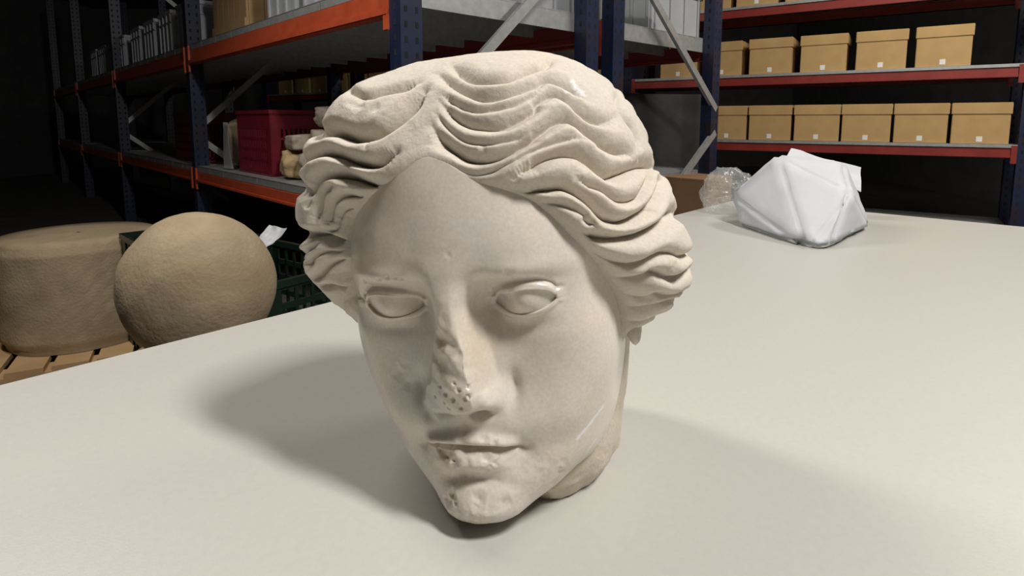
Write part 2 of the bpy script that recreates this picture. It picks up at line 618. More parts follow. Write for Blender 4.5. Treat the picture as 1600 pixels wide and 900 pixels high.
def hit_hair(px, py):
    d = ray(px, py)
    t = np.linspace(180, 520, 1400)
    P = ORG + t[:, None] * d - HC
    R_ = np.linalg.norm(P, axis=1)
    g = R_ - hair_base(P / R_[:, None])
    ok = g < 0
    k = np.argmax(ok) if ok.any() else np.argmin(g)
    Dn = P[k] / R_[k]
    return Dn * hair_base(Dn[None])[0]


# hairline: boundary between hair and face in the photograph
HLINE_PX = [(975, 600), (974, 570), (972, 538), (969, 502), (962, 472), (947, 442), (929, 415), (908, 391), (884, 367), (860, 343), (830, 319), (800, 307), (765, 297), (740, 289), (718, 279), (700, 267), (685, 260), (669, 256), (652, 261), (632, 275), (608, 292), (585, 307), (569, 325), (555, 346), (549, 379), (549, 406), (545, 430), (543, 448), (546, 472), (556, 500)]
hl = np.array([hit_face(*p) for p in HLINE_PX])
hl = np.concatenate([[[78, 72, -60]], hl, [[-76, 48, -36], [-76, 68, -60]]]) - HC


def densify(P, step):
    P = np.asarray(P, float)
    out = []
    for i in range(len(P) - 1):
        p0, p1, p2, p3 = P[max(i - 1, 0)], P[i], P[i + 1], P[min(i + 2, len(P) - 1)]
        n = max(2, int(np.linalg.norm(p2 - p1) / step))
        for t in np.linspace(0, 1, n, endpoint=False):
            out.append(0.5 * ((2 * p1) + (-p0 + p2) * t + (2 * p0 - 5 * p1 + 4 * p2 - p3) * t * t + (-p0 + 3 * p1 - 3 * p2 + p3) * t ** 3))
    out.append(P[-1])
    return np.array(out)


hl = densify(hl, 4.0)


def azim(D_):
    th = np.arccos(np.clip(-D_[:, 1], -1, 1))
    n = np.hypot(D_[:, 0], D_[:, 2]) + 1e-9
    return np.stack([th * D_[:, 0] / n, th * D_[:, 2] / n], 1)


hl_r = np.linalg.norm(hl, axis=1)
hl2 = azim(hl / hl_r[:, None])
poly = np.concatenate([hl2, [[hl2[-1, 0] - 0.1, -2.6], [hl2[0, 0] + 0.1, -2.6]]])


def in_poly(Q, P):
    c_ = np.zeros(len(Q), bool)
    for i in range(len(P)):
        x1, y1 = P[i]
        x2, y2 = P[(i + 1) % len(P)]
        m_ = (y1 > Q[:, 1]) != (y2 > Q[:, 1])
        xi = (x2 - x1) * (Q[:, 1] - y1) / (y2 - y1 + 1e-12) + x1
        c_ ^= m_ & (Q[:, 0] < xi)
    return c_



def line_dist(Q, P2, vals):
    """distance from 2D points to a polyline, and a value carried along it"""
    best = np.full(len(Q), 1e9)
    val = np.zeros(len(Q))
    for i in range(len(P2) - 1):
        a_, b_ = P2[i], P2[i + 1]
        ab = b_ - a_
        t = np.clip(((Q[:, 0] - a_[0]) * ab[0] + (Q[:, 1] - a_[1]) * ab[1]) / (ab @ ab + 1e-12), 0, 1)
        d_ = (Q[:, 0] - a_[0] - t * ab[0]) ** 2 + (Q[:, 1] - a_[1] - t * ab[1]) ** 2
        k = d_ < best
        best[k] = d_[k]
        val[k] = (vals[i] + t * (vals[i + 1] - vals[i]))[k]
    return np.sqrt(best), val


NT, NA = 430, 920
HD = dir_grid(NT, NA)
HB = hair_base(HD)
A2 = azim(HD)
ins = in_poly(A2, poly)
# angular distance to the hairline, with the radius of the skin there
near_ = np.where(HD[:, 1] < 0.55)[0]
dist = np.full(len(HD), 2.0)
rl = np.full(len(HD), hl_r.mean())
dist[near_], rl_n = line_dist(A2[near_], hl2, hl_r)
fd = FACE - HC
fr = np.linalg.norm(fd, axis=1)
fa = azim(fd / fr[:, None])
CELL = 0.011
gi = np.floor((fa + 2.2) / CELL).astype(int)
G_ = int(4.4 / CELL) + 2
okf = (gi >= 0).all(1) & (gi < G_).all(1)
flatg = gi[okf, 0] * G_ + gi[okf, 1]
sm = np.bincount(flatg, fr[okf], G_ * G_)
ct_ = np.bincount(flatg, minlength=G_ * G_).astype(float)
sm, ct_ = sm.reshape(G_, G_), ct_.reshape(G_, G_)
val = np.where(ct_ > 0, sm / np.maximum(ct_, 1), 0)
has = (ct_ > 0).astype(float)
for _ in range(40):                            # grow outwards and smooth a little
    v2, h2 = np.zeros_like(val), np.zeros_like(has)
    for dx_, dy_ in ((1, 0), (-1, 0), (0, 1), (0, -1)):
        v2 += np.roll(val * has, (dx_, dy_), (0, 1))
        h2 += np.roll(has, (dx_, dy_), (0, 1))
    val = np.where(has > 0, val, np.where(h2 > 0, v2 / np.maximum(h2, 1), 0))
    has = np.maximum(has, (h2 > 0).astype(float))
q_ = np.clip((A2[near_] + 2.2) / CELL - 0.5, 0, G_ - 1.01)
i0, f0 = q_.astype(int), q_ - q_.astype(int)
rf = (val[i0[:, 0], i0[:, 1]] * (1 - f0[:, 0]) * (1 - f0[:, 1]) + val[i0[:, 0] + 1, i0[:, 1]] * f0[:, 0] * (1 - f0[:, 1])
      + val[i0[:, 0], i0[:, 1] + 1] * (1 - f0[:, 0]) * f0[:, 1] + val[i0[:, 0] + 1, i0[:, 1] + 1] * f0[:, 0] * f0[:, 1])
w_ = np.clip(dist[near_] / 0.10, 0, 1)
rl[near_] = np.where(rf > 30, rf * (1 - w_) + rl_n * w_, rl_n)
dmm = dist * 88
# locks stand up quickly from the cheeks, softly around the parting
soft = np.exp(-(HD[:, 0] / 0.30) ** 2) * (HD[:, 2] > 0)
lam = 5.0 + 6.0 * soft
g = 1 - np.exp(-dmm / lam)
RH = np.where(ins, rl - 0.6 - 0.5 * dmm, rl - 0.6 + (HB - rl + 0.6) * g)

RH0 = RH.copy()


def hair_surf(D_):
    return coarse_sample(RH0, D_, NT, NA)


def hit_surf(px, py):
    d = ray(px, py)
    t = np.linspace(180, 520, 1400)
    P = ORG + t[:, None] * d - HC
    R_ = np.linalg.norm(P, axis=1)
    g_ = R_ - hair_surf(P / R_[:, None])
    ok = (g_ < 0) & (P[:, 1] < 60)
    k = np.argmax(ok) if ok.any() else np.argmin(g_)
    Dn = P[k] / R_[k]
    return Dn * hair_surf(Dn[None])[0]


# carved valleys between the locks, traced on the statue: photo polylines laid onto the 3D cap
ZO = {'A': (660, 80, 6), 'B': (840, 80, 6), 'C': (660, 200, 6), 'D': (840, 200, 6), 'E': (900, 330, 6), 'F': (900, 440, 7.5), 'G': (490, 90, 6), 'H': (450, 200, 6), 'I': (450, 300, 7.5), 'J': (450, 390, 7.5)}
GRV = [  # depth mm, half width mm, [(crop, points)]
    (3.4, 6.5, [('A', [(270, 150), (420, 240), (500, 275), (620, 285), (760, 275), (860, 250), (960, 205), (1060, 170), (1160, 150)])]),
    (3.4, 6.5, [('A', [(130, 230), (250, 290), (380, 370), (500, 420), (620, 435), (760, 415), (900, 375), (1000, 340), (1100, 310)]), ('B', [(80, 270), (200, 300), (290, 345), (380, 400), (470, 480)])]),
    (2.6, 5.0, [('A', [(180, 430), (280, 480), (380, 535), (500, 560), (620, 550), (740, 530), (860, 505), (960, 455), (1060, 400)]), ('B', [(60, 350)])]),
    (3.8, 6.5, [('A', [(150, 480), (260, 580), (360, 650), (480, 700), (640, 720), (780, 700), (880, 650), (980, 600), (1080, 540)]), ('B', [(0, 490), (70, 440), (150, 400), (230, 420), (330, 480), (420, 560), (520, 640), (640, 672), (740, 640)])]),
    (2.0, 4.0, [('A', [(120, 600), (200, 700), (280, 780), (380, 850), (480, 880), (620, 885), (760, 860), (900, 825), (1010, 770)])]),
    (4.6, 6.5, [('A', [(80, 720), (150, 820)]), ('C', [(200, 150), (300, 220), (420, 290), (560, 310), (700, 285), (830, 225), (960, 150), (1060, 100)]), ('B', [(0, 790), (100, 720), (200, 650), (300, 630), (400, 680), (480, 750), (560, 810), (650, 880)]), ('D', [(620, 150), (720, 205), (820, 230), (900, 260), (930, 330), (980, 370)])]),
    (2.6, 5.0, [('C', [(200, 360), (300, 415), (400, 450), (520, 465), (640, 430), (760, 370), (880, 310), (1000, 240), (1150, 180)]), ('D', [(100, 170), (220, 135), (350, 110), (450, 130)])]),
    (5.6, 6.5, [('C', [(860, 500), (980, 400), (1060, 360)]), ('D', [(0, 335), (80, 285), (180, 250), (300, 235), (400, 255), (480, 300), (560, 360), (640, 425), (720, 470), (820, 440), (900, 410), (1000, 370), (1100, 352), (1200, 350)])]),
    (5.6, 6.5, [('C', [(700, 590), (800, 605), (950, 630), (1100, 600)]), ('D', [(0, 600), (100, 585), (200, 572), (280, 570), (370, 605), (440, 650), (520, 710), (600, 790), (660, 850), (720, 890)]), ('E', [(400, 120), (480, 135), (580, 110), (680, 50), (760, 0)]), ('D', [(1050, 830), (1130, 740), (1180, 640), (1200, 540)])]),
    (3.4, 5.0, [('D', [(370, 470), (430, 520), (520, 560), (640, 600), (720, 660), (800, 710), (900, 715), (980, 680), (1040, 590), (1080, 490), (1080, 410)])]),
    (3.0, 5.5, [('D', [(0, 730), (150, 735), (280, 755), (400, 800), (480, 850)]), ('E', [(120, 110), (220, 180)])]),
    (6.4, 6.5, [('E', [(60, 220), (200, 275), (340, 295), (480, 300), (620, 280), (720, 245), (820, 190), (890, 130), (930, 60)])]),
    (4.2, 5.5, [('E', [(80, 360), (200, 430), (320, 490), (440, 530), (560, 545), (680, 525), (780, 475), (880, 435), (980, 440), (1060, 470), (1130, 440)])]),
    (4.8, 5.5, [('E', [(240, 590), (330, 640), (440, 670), (560, 680), (680, 660), (770, 620), (860, 645), (960, 680), (1040, 650), (1110, 590)])]),
    (3.4, 5.0, [('F', [(480, 120), (560, 170), (680, 220), (800, 250), (900, 240), (1000, 200), (1160, 230), (1250, 190)])]),
    (3.4, 5.0, [('F', [(540, 260), (640, 330), (760, 365), (880, 350), (980, 325), (1100, 295), (1200, 270)])]),
    (2.4, 4.5, [('F', [(560, 450), (640, 500), (740, 530), (840, 500), (960, 450)])]),
    (2.2, 5.0, [('B', [(760, 520), (830, 650), (900, 740), (950, 850)]), ('D', [(960, 200), (1000, 300)])]),
    # the other side of the parting
    (2.6, 6.0, [('G', [(980, 250), (880, 290), (760, 320), (640, 345), (520, 375), (420, 370), (340, 330)])]),
    (6.5, 7.5, [('G', [(1030, 330), (950, 420), (880, 490), (800, 560), (700, 640), (600, 700), (480, 730), (360, 745), (260, 720), (180, 690), (90, 690), (40, 720)])]),
    (2.0, 4.0, [('G', [(470, 850), (490, 770), (560, 710)])]),
    (5.6, 6.0, [('H', [(100, 340), (140, 305), (200, 260), (300, 230), (400, 250), (500, 295), (580, 320), (700, 345), (800, 340), (900, 305), (1000, 250)])]),
    (7.0, 6.5, [('H', [(180, 600), (200, 550), (240, 500), (310, 450), (420, 440), (520, 465), (640, 510), (760, 550), (870, 565), (960, 560)])]),
    (3.2, 4.5, [('H', [(240, 890), (255, 820), (270, 760), (290, 660), (330, 590), (400, 570)])]),
    (3.6, 4.5, [('I', [(440, 430), (455, 360), (465, 250), (490, 170), (540, 100), (610, 65), (700, 65), (800, 82), (900, 75)])]),
    (3.6, 4.5, [('I', [(830, 240), (720, 222), (640, 240), (590, 310), (565, 380), (550, 440), (500, 480), (420, 490), (340, 490), (280, 490)])]),
    (7.5, 6.5, [('I', [(190, 545), (300, 555), (400, 585), (500, 607), (600, 607), (690, 590)])]),
    (3.0, 4.5, [('I', [(90, 760), (190, 715), (290, 650), (340, 600)])]),
    (3.0, 4.5, [('I', [(170, 880), (230, 820), (300, 780), (400, 745), (520, 745), (620, 720), (700, 690)])]),
    (4.6, 6.0, [('J', [(330, 330), (410, 240), (500, 190), (600, 160), (700, 135)])]),
    (2.6, 4.5, [('J', [(90, 170), (170, 235), (260, 170)])]),
    (3.0, 5.0, [('J', [(440, 470), (550, 490), (640, 490), (660, 400), (690, 290)])]),
    (2.4, 5.0, [('J', [(590, 520), (600, 620), (610, 720)])]),
]
curves = []
for dp, wd, segs in GRV:
    pts = []
    for key, ps in segs:
        ox, oy, sc_ = ZO[key]
        pts += [(ox + x / sc_, oy + y / sc_) for x, y in ps]
    c3 = np.array([hit_surf(*p) for p in pts])
    ends = []
    for e0, e1, pp in ((c3[0], c3[1], pts[0]), (c3[-1], c3[-2], pts[-1])):      # run valleys on past the visible edge
        rd = ray(*pp)
        x_ = e0 + (0.35 * (e0 - e1) / (np.linalg.norm(e0 - e1) + 1e-6) + rd / np.linalg.norm(rd)) * 14
        x_ = x_ / np.linalg.norm(x_)
        near_rim = np.hypot(sil[:, 0] - pp[0], sil[:, 1] - pp[1]).min() < 22
        ends.append(x_ * hair_surf(x_[None])[0] if near_rim else None)
    if ends[0] is not None:
        c3 = np.concatenate([[ends[0]], c3])
    if ends[1] is not None:
        c3 = np.concatenate([c3, [ends[1]]])
    lft = np.mean([p[0] for p in pts]) < 600
    curves.append((dp * (2.3 if lft else 1.75), wd * (1.1 if lft else 1.35), densify(c3, 1.6)))
# locks go on round the sides and the back of the head the same way
for s_ in (1, -1):
    for k in range(11):
        z0 = 112 - 15 * k
        pts = []
        for t in np.linspace(0, 1, 26):
            yy = (66 if s_ > 0 else 40) + t * 125
            zz = z0 + 3.5 * math.sin(t * 11 + k) - 26 * t
            d_ = np.array([s_ * max(0.02, math.cos(t * 1.75)) * 100, yy - HC[1] + (10 if s_ > 0 else 14), zz - HC[2]])
            d_ /= np.linalg.norm(d_)
            pts.append(d_ * hair_surf(d_[None])[0])
        curves.append((5.6, 8.0, densify(np.array(pts), 2.0)))
HP0 = HD * RH0[:, None]
carve = np.zeros(len(HD))
for dp, wd, c3 in curves:
    lo, hi = c3.min(0) - wd, c3.max(0) + wd
    k = np.where(((HP0 > lo) & (HP0 < hi)).all(1))[0]
    s_arc = np.linspace(0, 1, len(c3))
    taper = np.clip(np.minimum(s_arc, 1 - s_arc) / 0.10, 0.25, 1)
    for a in range(0, len(k), 6000):
        kk = k[a:a + 6000]
        Q = HP0[kk]
        d2 = (Q ** 2).sum(1)[:, None] - 2 * Q @ c3.T + (c3 ** 2).sum(1)[None]
        j = d2.argmin(1)
        ok = d2[np.arange(len(kk)), j] < (wd + 1) ** 2
        kk, Q, j = kk[ok], Q[ok], j[ok]
        if len(kk) == 0:
            continue
        dm = np.full(len(kk), 1e9)
        for o1 in (-1, 0):
            i0 = np.clip(j + o1, 0, len(c3) - 2)
            A_, B_ = c3[i0], c3[i0 + 1]
            ab = B_ - A_
            t = np.clip(((Q - A_) * ab).sum(1) / ((ab ** 2).sum(1) + 1e-9), 0, 1)
            dm = np.minimum(dm, np.linalg.norm(Q - A_ - ab * t[:, None], axis=1))
        e = np.clip(1 - dm / wd, 0, 1)
        carve[kk] += (dp * taper[j] * (0.7 * e ** 2 + 0.3 * e ** 4.5)) ** 2.5
carve = carve ** 0.4
out_w = np.where(ins, 0, np.clip(dmm / 6, 0.0, 1))
RH -= carve * out_w
HPT = HD * RH[:, None] + HC
HPT = HPT + HD * ((1.0 * fbm(HPT / 14, 3) + 0.22 * fbm(HPT / 3.2, 3)) * np.clip(dmm / 8, 0.02, 1))[:, None]
hdents = []
for px, py, r, dp in ((476, 321, 4.0, 3.2), (548, 160, 5.0, 1.8), (556, 168, 5.0, 1.8), (585, 170, 4, 1.0), (910, 260, 4.5, 1.4), (1058, 425, 5.0, 1.6), (1065, 418, 4.0, 1.4),
                      (540, 262, 3.2, 1.2), (750, 238, 2.6, 1.2), (555, 331, 2.0, 1.0), (898, 165, 5.0, 1.4), (905, 285, 4, 1.2)):
    p = on_surface(HPT, px, py)
    k = np.abs(HPT - p).max(1) < 2 * r
    e = np.linalg.norm(HPT[k] - p, axis=1) / r * (1 + 0.3 * vnoise(HPT[k] / 3))
    HPT[k] -= HD[k] * (dp * np.clip(1 - e, 0, 1) ** 0.8)[:, None]
# deep clefts between the locks run on round the side of the head
for px, py, r, dp in ((468, 372, 9.0, 7.5), (466, 299, 7.5, 5.5), (494, 203, 8.0, 5.5), (462, 252, 5.0, 2.5), (461, 402, 5.0, 2.5), (1056, 345, 6.0, 3.0), (1040, 270, 5.0, 2.0)):
    p = on_surface(HPT, px, py)
    rd = ray(px, py)
    rd = rd / np.linalg.norm(rd)
    tot = np.zeros(len(HPT))
    for k_ in range(-1, 7):
        q = p + rd * 6.0 * k_
        q = HPT[np.argmin(((HPT - q) ** 2).sum(1))]
        kk = np.where(np.abs(HPT - q).max(1) < 1.2 * r)[0]
        e = np.linalg.norm(HPT[kk] - q, axis=1) / r
        tot[kk] = np.maximum(tot[kk], dp * np.clip(1 - e ** 2, 0, 1) ** 1.5)
    HPT -= HD * tot[:, None]
HF = grid_faces(NT, NA, wrap=True)
keep_v = ~(ins & (dmm > 14))
keep = keep_v[HF].all(1)
HF = HF[keep][:, ::-1]
used = np.unique(HF)
remap = -np.ones(len(HPT), int)
remap[used] = np.arange(len(used))
HF = remap[HF]
HPT = HPT[used]

# ---- table plane under the lowest point of the chin
lowest = to_world(FACE)[:, 2].min()
lift = TABLE_Z - lowest
print('chin above table mm', -lift * 1000)
head = empty('marble_head', (0.02, 0.44, TABLE_Z))
tag(head, 'broken white marble head of a woman with wavy centre-parted hair on the table', 'sculpture')
BASE = np.array(head.location)
OFF = np.array([0, 0, lift])


def head_mesh(name, P_local, faces, mat):
    return mesh_np(name, to_world(P_local) + OFF - BASE, faces, mat, head)


def paint(o, attr, P_local, strokes):
    """wear marks: strokes of (photo points, radius mm, strength) lying on the surface"""
    v = np.zeros(len(P_local), np.float32)
    for pts, r, st in strokes:
        c3 = densify(np.array([on_surface(P_local, *p) for p in pts]), 0.5) if len(pts) > 1 else np.array([on_surface(P_local, *pts[0])])
        lo, hi = c3.min(0) - 2 * r, c3.max(0) + 2 * r
        k = np.where(((P_local > lo) & (P_local < hi)).all(1))[0]
        if len(k) == 0:
            continue
        d = np.sqrt(((P_local[k][:, None] - c3[None]) ** 2).sum(-1)).min(1)
        nz = 0.75 + 0.5 * vnoise(P_local[k] / max(0.8, 0.45 * r))
        v[k] = np.maximum(v[k], st * np.clip(1.25 - d / (r * nz + 1e-3), 0, 1))
    a = o.data.attributes.new(attr, 'FLOAT', 'POINT')
    a.data.foreach_set('value', np.clip(v, 0, 1))


fd = FACE - HC
fr = np.linalg.norm(fd, axis=1)
fa = azim(fd / fr[:, None])
hid = np.where(~in_poly(fa, poly) & (FACE[:, 2] > -45))[0]
dd, _v = line_dist(fa[hid], hl2, hl_r)
dd *= 88
FACE[hid] -= (fd[hid] / fr[hid][:, None]) * (np.clip(dd - 1.5, 0, 14) ** 1.3 * 0.5)[:, None]
face = head_mesh('face', FACE, FF, M['marble_face'])
hair = head_mesh('hair', HPT, HF, M['marble_hair'])
paint(face, 'wear', FACE, [([(906, 690), (920, 675), (934, 656), (945, 642)], 2.0, 0.9), ([(905, 735), (915, 722), (925, 706), (935, 692)], 0.9, 0.8)])
paint(hair, 'wear', HPT, [([(896, 130), (902, 140), (910, 148)], 2.2, 0.9), ([(885, 147)], 1.6, 0.7), ([(910, 177)], 0.8, 0.6)])
paint(face, 'stain', FACE, [([(690, 520), (684, 560), (690, 600)], 7, 0.25), ([(690, 715), (700, 730)], 6, 0.35), ([(745, 706), (780, 708), (805, 706)], 1.5, 0.5), ([(738, 500), (745, 540), (765, 600)], 9, 0.20)])

# eyes: smooth carved globes set behind the lids
for s_, GL in eye_fields:
    ci = int(np.argmin(np.abs(vv - 0.55)))
    n1, n2 = 50, 70
    uu_, vv_ = np.meshgrid(np.linspace(-18.2, 18.2, n2), np.linspace(-10, 10, n1))
    qx = s_ * (37.2 + uu_.ravel())
    qz = -2.2 + vv_.ravel() + 1.1 * uu_.ravel() / 16.6
    ph = qx / 82.0
    for _ in range(4):                       # base skin under the lids
        r_ = face_r(ph, qz)
        ph = np.arcsin(np.clip(qx / r_, -1, 1))
    yb = AX - r_ * np.cos(ph)
    globe = 3.6 * np.exp(-(uu_.ravel() / 15.5) ** 2 - ((vv_.ravel() - 0.5) / 9.5) ** 2)
    hollow = 6.5 * np.exp(-((s_ * qx - 21) / 8) ** 2 - (qz / 9) ** 2)
    P = np.stack([qx, yb - globe + hollow + 0.75 - 1.0 * np.exp(-(uu_.ravel() / 10) ** 2 - (vv_.ravel() / 7) ** 2), qz], 1)
    el = ((uu_.ravel() / 18.3) ** 2 + (vv_.ravel() / 10.2) ** 2)
    P[:, 1] += 6 * np.clip(el - 1.0, 0, 1)
    fe = grid_faces(n1, n2)
    head_mesh('eye', P, fe if s_ > 0 else fe[:, ::-1], M['marble_face'])

# lobe of the ear showing below the hair
n1, n2 = 30, 40
TH, AL = np.meshgrid(np.linspace(0.01, math.pi - 0.01, n1), np.linspace(0, 2 * math.pi, n2, endpoint=False), indexing='ij')
U = np.stack([np.sin(TH) * np.cos(AL), np.sin(TH) * np.sin(AL), np.cos(TH)], -1).reshape(-1, 3)
head_mesh('ear_lobe', np.array([82.5, 64, -38]) + U * np.array([4.5, 8, 11]) * (1 + 0.12 * fbm(U * 2, 3)[:, None]), grid_faces(n1, n2, True)[:, ::-1], M['marble_hair'])

# neck stump: broken short below the jaw, standing on the table
ct = np.array([(0.000, 0.400), (0.030, 0.390), (0.058, 0.402), (0.082, 0.436), (0.092, 0.480), (0.085, 0.525), (0.050, 0.560), (0.0, 0.570), (-0.050, 0.555), (-0.072, 0.510), (-0.066, 0.450), (-0.035, 0.415)])
cc = densify(np.concatenate([ct, ct[:1]]).astype(float) * 1000, 1.2)[:-1] / 1000
nz_ = 110
rows = []
cen = cc.mean(0)
for i in range(nz_):
    t = i / (nz_ - 1)
    z = TABLE_Z + t * 0.135
    f = 1.0 + 0.06 * math.sin(t * 2.2) - 0.06 * max(0, 0.12 - t) / 0.12
    q = cen + (cc - cen) * f
    q = q + np.array([0.006 * t, 0.012 * t])
    rows.append(np.concatenate([q, np.full((len(q), 1), z)], 1))
NP_ = np.array(rows)
flat = NP_.reshape(-1, 3)
nn = flat.copy()
nn[:, :2] -= cen
nn[:, 2] = 0
nn /= np.linalg.norm(nn, axis=1, keepdims=True)
edge = np.clip((TABLE_Z + 0.03 - flat[:, 2]) / 0.03, 0, 1)
flat = flat + nn * (0.006 * fbm(flat / 0.03, 4) * (0.4 + edge) - 0.004 * edge ** 2)[:, None]
flat[:, 2] = np.maximum(flat[:, 2], TABLE_Z + 0.0005)
ncx = len(cc)
FFN = grid_faces(nz_, ncx, True)
neck = mesh_np('neck', flat - BASE, FFN, M['marble_hair'], head)
a = neck.data.attributes.new('stain', 'FLOAT', 'POINT')
a.data.foreach_set('value', np.clip(0.25 + 0.3 * fbm(flat / 0.02, 3), 0, 0.6).astype(np.float32))

# ------------------------------------------------------------------ table
def box_bm(bm, lo, hi, bevel=0.0):
    vs = [bm.verts.new((x, y, z)) for z in (lo[2], hi[2]) for y in (lo[1], hi[1]) for x in (lo[0], hi[0])]
    fs = [(0, 2, 3, 1), (4, 5, 7, 6), (0, 1, 5, 4), (2, 6, 7, 3), (0, 4, 6, 2), (1, 3, 7, 5)]
    faces = [bm.faces.new([vs[i] for i in f]) for f in fs]
    if bevel:
        ed = list({e for f in faces for e in f.edges})
        bmesh.ops.bevel(bm, geom=ed, offset=bevel, segments=2, affect='EDGES', clamp_overlap=True)


def bm_obj(name, bm, mat, parent=None, smooth=False):
    me = bpy.data.meshes.new(name)
    bmesh.ops.recalc_face_normals(bm, faces=bm.faces)
    bm.to_mesh(me)
    bm.free()
    if smooth:
        for p in me.polygons:
            p.use_smooth = True
    me.materials.append(mat)
    return link(bpy.data.objects.new(name, me), parent)


def box(name, lo, hi, mat, parent=None, bevel=0.0):
    bm = bmesh.new()
    box_bm(bm, lo, hi, bevel)
    return bm_obj(name, bm, mat, parent)


TA = math.atan2(1.101, 1.025)                 # direction of the far table edge
tdir = np.array([math.cos(TA), math.sin(TA)])
t_far = np.array([0.80, 2.04])                # far corner
TL, TW = 4.2, 1.35
table = empty('work_table', (t_far[0], t_far[1], 0), TA)
tag(table, 'long beige laminate work table carrying the marble head', 'table')
box('table_top', (-TL, -TW * 1.6, TABLE_Z - 0.03), (0, 0, TABLE_Z), M['table'], table, 0.002)
for lx in (-TL + 0.1, -0.1):
    for ly in (-TW * 1.6 + 0.1, -0.1):
        box('leg', (lx - 0.025, ly - 0.025, 0), (lx + 0.025, ly + 0.025, TABLE_Z - 0.03), M['steel_leg'], table, 0.003)

# ------------------------------------------------------------------ more materials
M['floor'] = noise_mat('concrete_floor', (0.10, 0.095, 0.09), (0.15, 0.14, 0.13), 6, 0.75, 0.1, 60)
M['wall'] = noise_mat('dark_wall', (0.10, 0.10, 0.105), (0.14, 0.14, 0.14), 4, 0.85)
M['ceiling'] = noise_mat('ceiling_paint', (0.12, 0.12, 0.12), (0.15, 0.15, 0.15), 4, 0.9)
M['blue'] = noise_mat('blue_paint', (0.007, 0.014, 0.045), (0.011, 0.021, 0.062), 9, 0.42, c3=(0.03, 0.015, 0.017), s3=7)
M['orange'] = noise_mat('orange_paint', (0.46, 0.07, 0.027), (0.55, 0.10, 0.04), 12, 0.38)
M['dark_red'] = noise_mat('red_beam_paint', (0.20, 0.022, 0.018), (0.27, 0.032, 0.022), 10, 0.45)
M['galv'] = noise_mat('galvanised_steel', (0.36, 0.37, 0.37), (0.46, 0.47, 0.47), 30, 0.45, metallic=0.45)
M['black'] = noise_mat('slot_shade', (0.006, 0.006, 0.008), (0.012, 0.012, 0.014), 20, 0.9)
M['grey_plastic'] = noise_mat('grey_plastic', (0.34, 0.355, 0.38), (0.40, 0.415, 0.44), 6, 0.5)
M['red_plastic'] = noise_mat('red_plastic', (0.15, 0.008, 0.018), (0.20, 0.012, 0.024), 9, 0.42)
M['green_plastic'] = noise_mat('green_plastic', (0.005, 0.014, 0.009), (0.009, 0.021, 0.014), 9, 0.35)
M['card'] = noise_mat('tan_cardboard', (0.44, 0.28, 0.115), (0.52, 0.34, 0.145), 7, 0.8, c3=(0.44, 0.28, 0.12), s3=5)
M['card_dark'] = noise_mat('brown_cardboard', (0.25, 0.14, 0.07), (0.31, 0.18, 0.09), 7, 0.85)
M['paper'] = noise_mat('white_paper', (0.56, 0.58, 0.62), (0.62, 0.64, 0.68), 9, 0.7, 0.25, 25)
M['tag'] = noise_mat('white_tag', (0.75, 0.74, 0.70), (0.8, 0.79, 0.75), 30, 0.6)
M['stone_grey'] = noise_mat('grey_stone', (0.33, 0.28, 0.22), (0.46, 0.40, 0.32), 18, 0.9, 0.6, 60)
M['stone_tan'] = noise_mat('tan_stone', (0.40, 0.27, 0.14), (0.55, 0.40, 0.22), 14, 0.9, 0.6, 60)
M['sandstone'] = noise_mat('sandstone', (0.33, 0.255, 0.16), (0.42, 0.33, 0.21), 12, 0.92, 0.6, 90, c3=(0.27, 0.20, 0.12), s3=6)
M['wood'] = noise_mat('old_wood', (0.40, 0.25, 0.12), (0.52, 0.34, 0.17), 5, 0.8, 0.2, 40)
M['wrap'] = noise_mat('dark_stretch_film', (0.035, 0.035, 0.035), (0.06, 0.06, 0.058), 5, 0.33, 0.5, 14)
m_, nt_, b_ = new_mat('clear_plastic')
b_.inputs['Base Color'].default_value = (0.70, 0.71, 0.69, 1)
b_.inputs['Roughness'].default_value = 0.18
b_.inputs['Alpha'].default_value = 0.24
b_.inputs['Specular IOR Level'].default_value = 0.9
M['clear'] = m_

# ------------------------------------------------------------------ room
RX0, RX1, RY0, RY1 = -9.5, 6.5, -3.2, 13.5


def struct(o):
    o['kind'] = 'structure'
    return o


struct(box('floor', (RX0, RY0, -0.1), (RX1, RY1, 0), M['floor']))
struct(box('ceiling', (RX0, RY0, CEIL_Z), (RX1, RY1, CEIL_Z + 0.1), M['ceiling']))
struct(box('wall_back', (RX0, RY1, 0), (RX1, RY1 + 0.15, CEIL_Z), M['wall']))
struct(box('wall_front', (RX0, RY0 - 0.15, 0), (RX1, RY0, CEIL_Z), M['wall']))
struct(box('wall_left', (RX0 - 0.15, RY0, 0), (RX0, RY1, CEIL_Z), M['wall']))
struct(box('wall_right', (RX1, RY0, 0), (RX1 + 0.15, RY1, CEIL_Z), M['wall']))

# ------------------------------------------------------------------ racks
ORD = ['first', 'second', 'third', 'fourth', 'fifth', 'sixth', 'seventh', 'eighth', 'ninth', 'tenth', 'eleventh', 'twelfth', 'thirteenth', 'fourteenth', 'fifteenth', 'sixteenth', 'seventeenth', 'eighteenth', 'nineteenth', 'twentieth', 'twenty-first', 'twenty-second', 'twenty-third', 'twenty-fourth', 'twenty-fifth', 'twenty-sixth']


def prism(name, outline, z0, z1, mat, parent=None):
    bm = bmesh.new()
    lo = [bm.verts.new((x, y, z0)) for x, y in outline]
    hi = [bm.verts.new((x, y, z1)) for x, y in outline]
    n = len(outline)
    for i in range(n):
        bm.faces.new((lo[i], lo[(i + 1) % n], hi[(i + 1) % n], hi[i]))
    bm.faces.new(lo[::-1])
    bm.faces.new(hi)
    return bm_obj(name, bm, mat, parent)


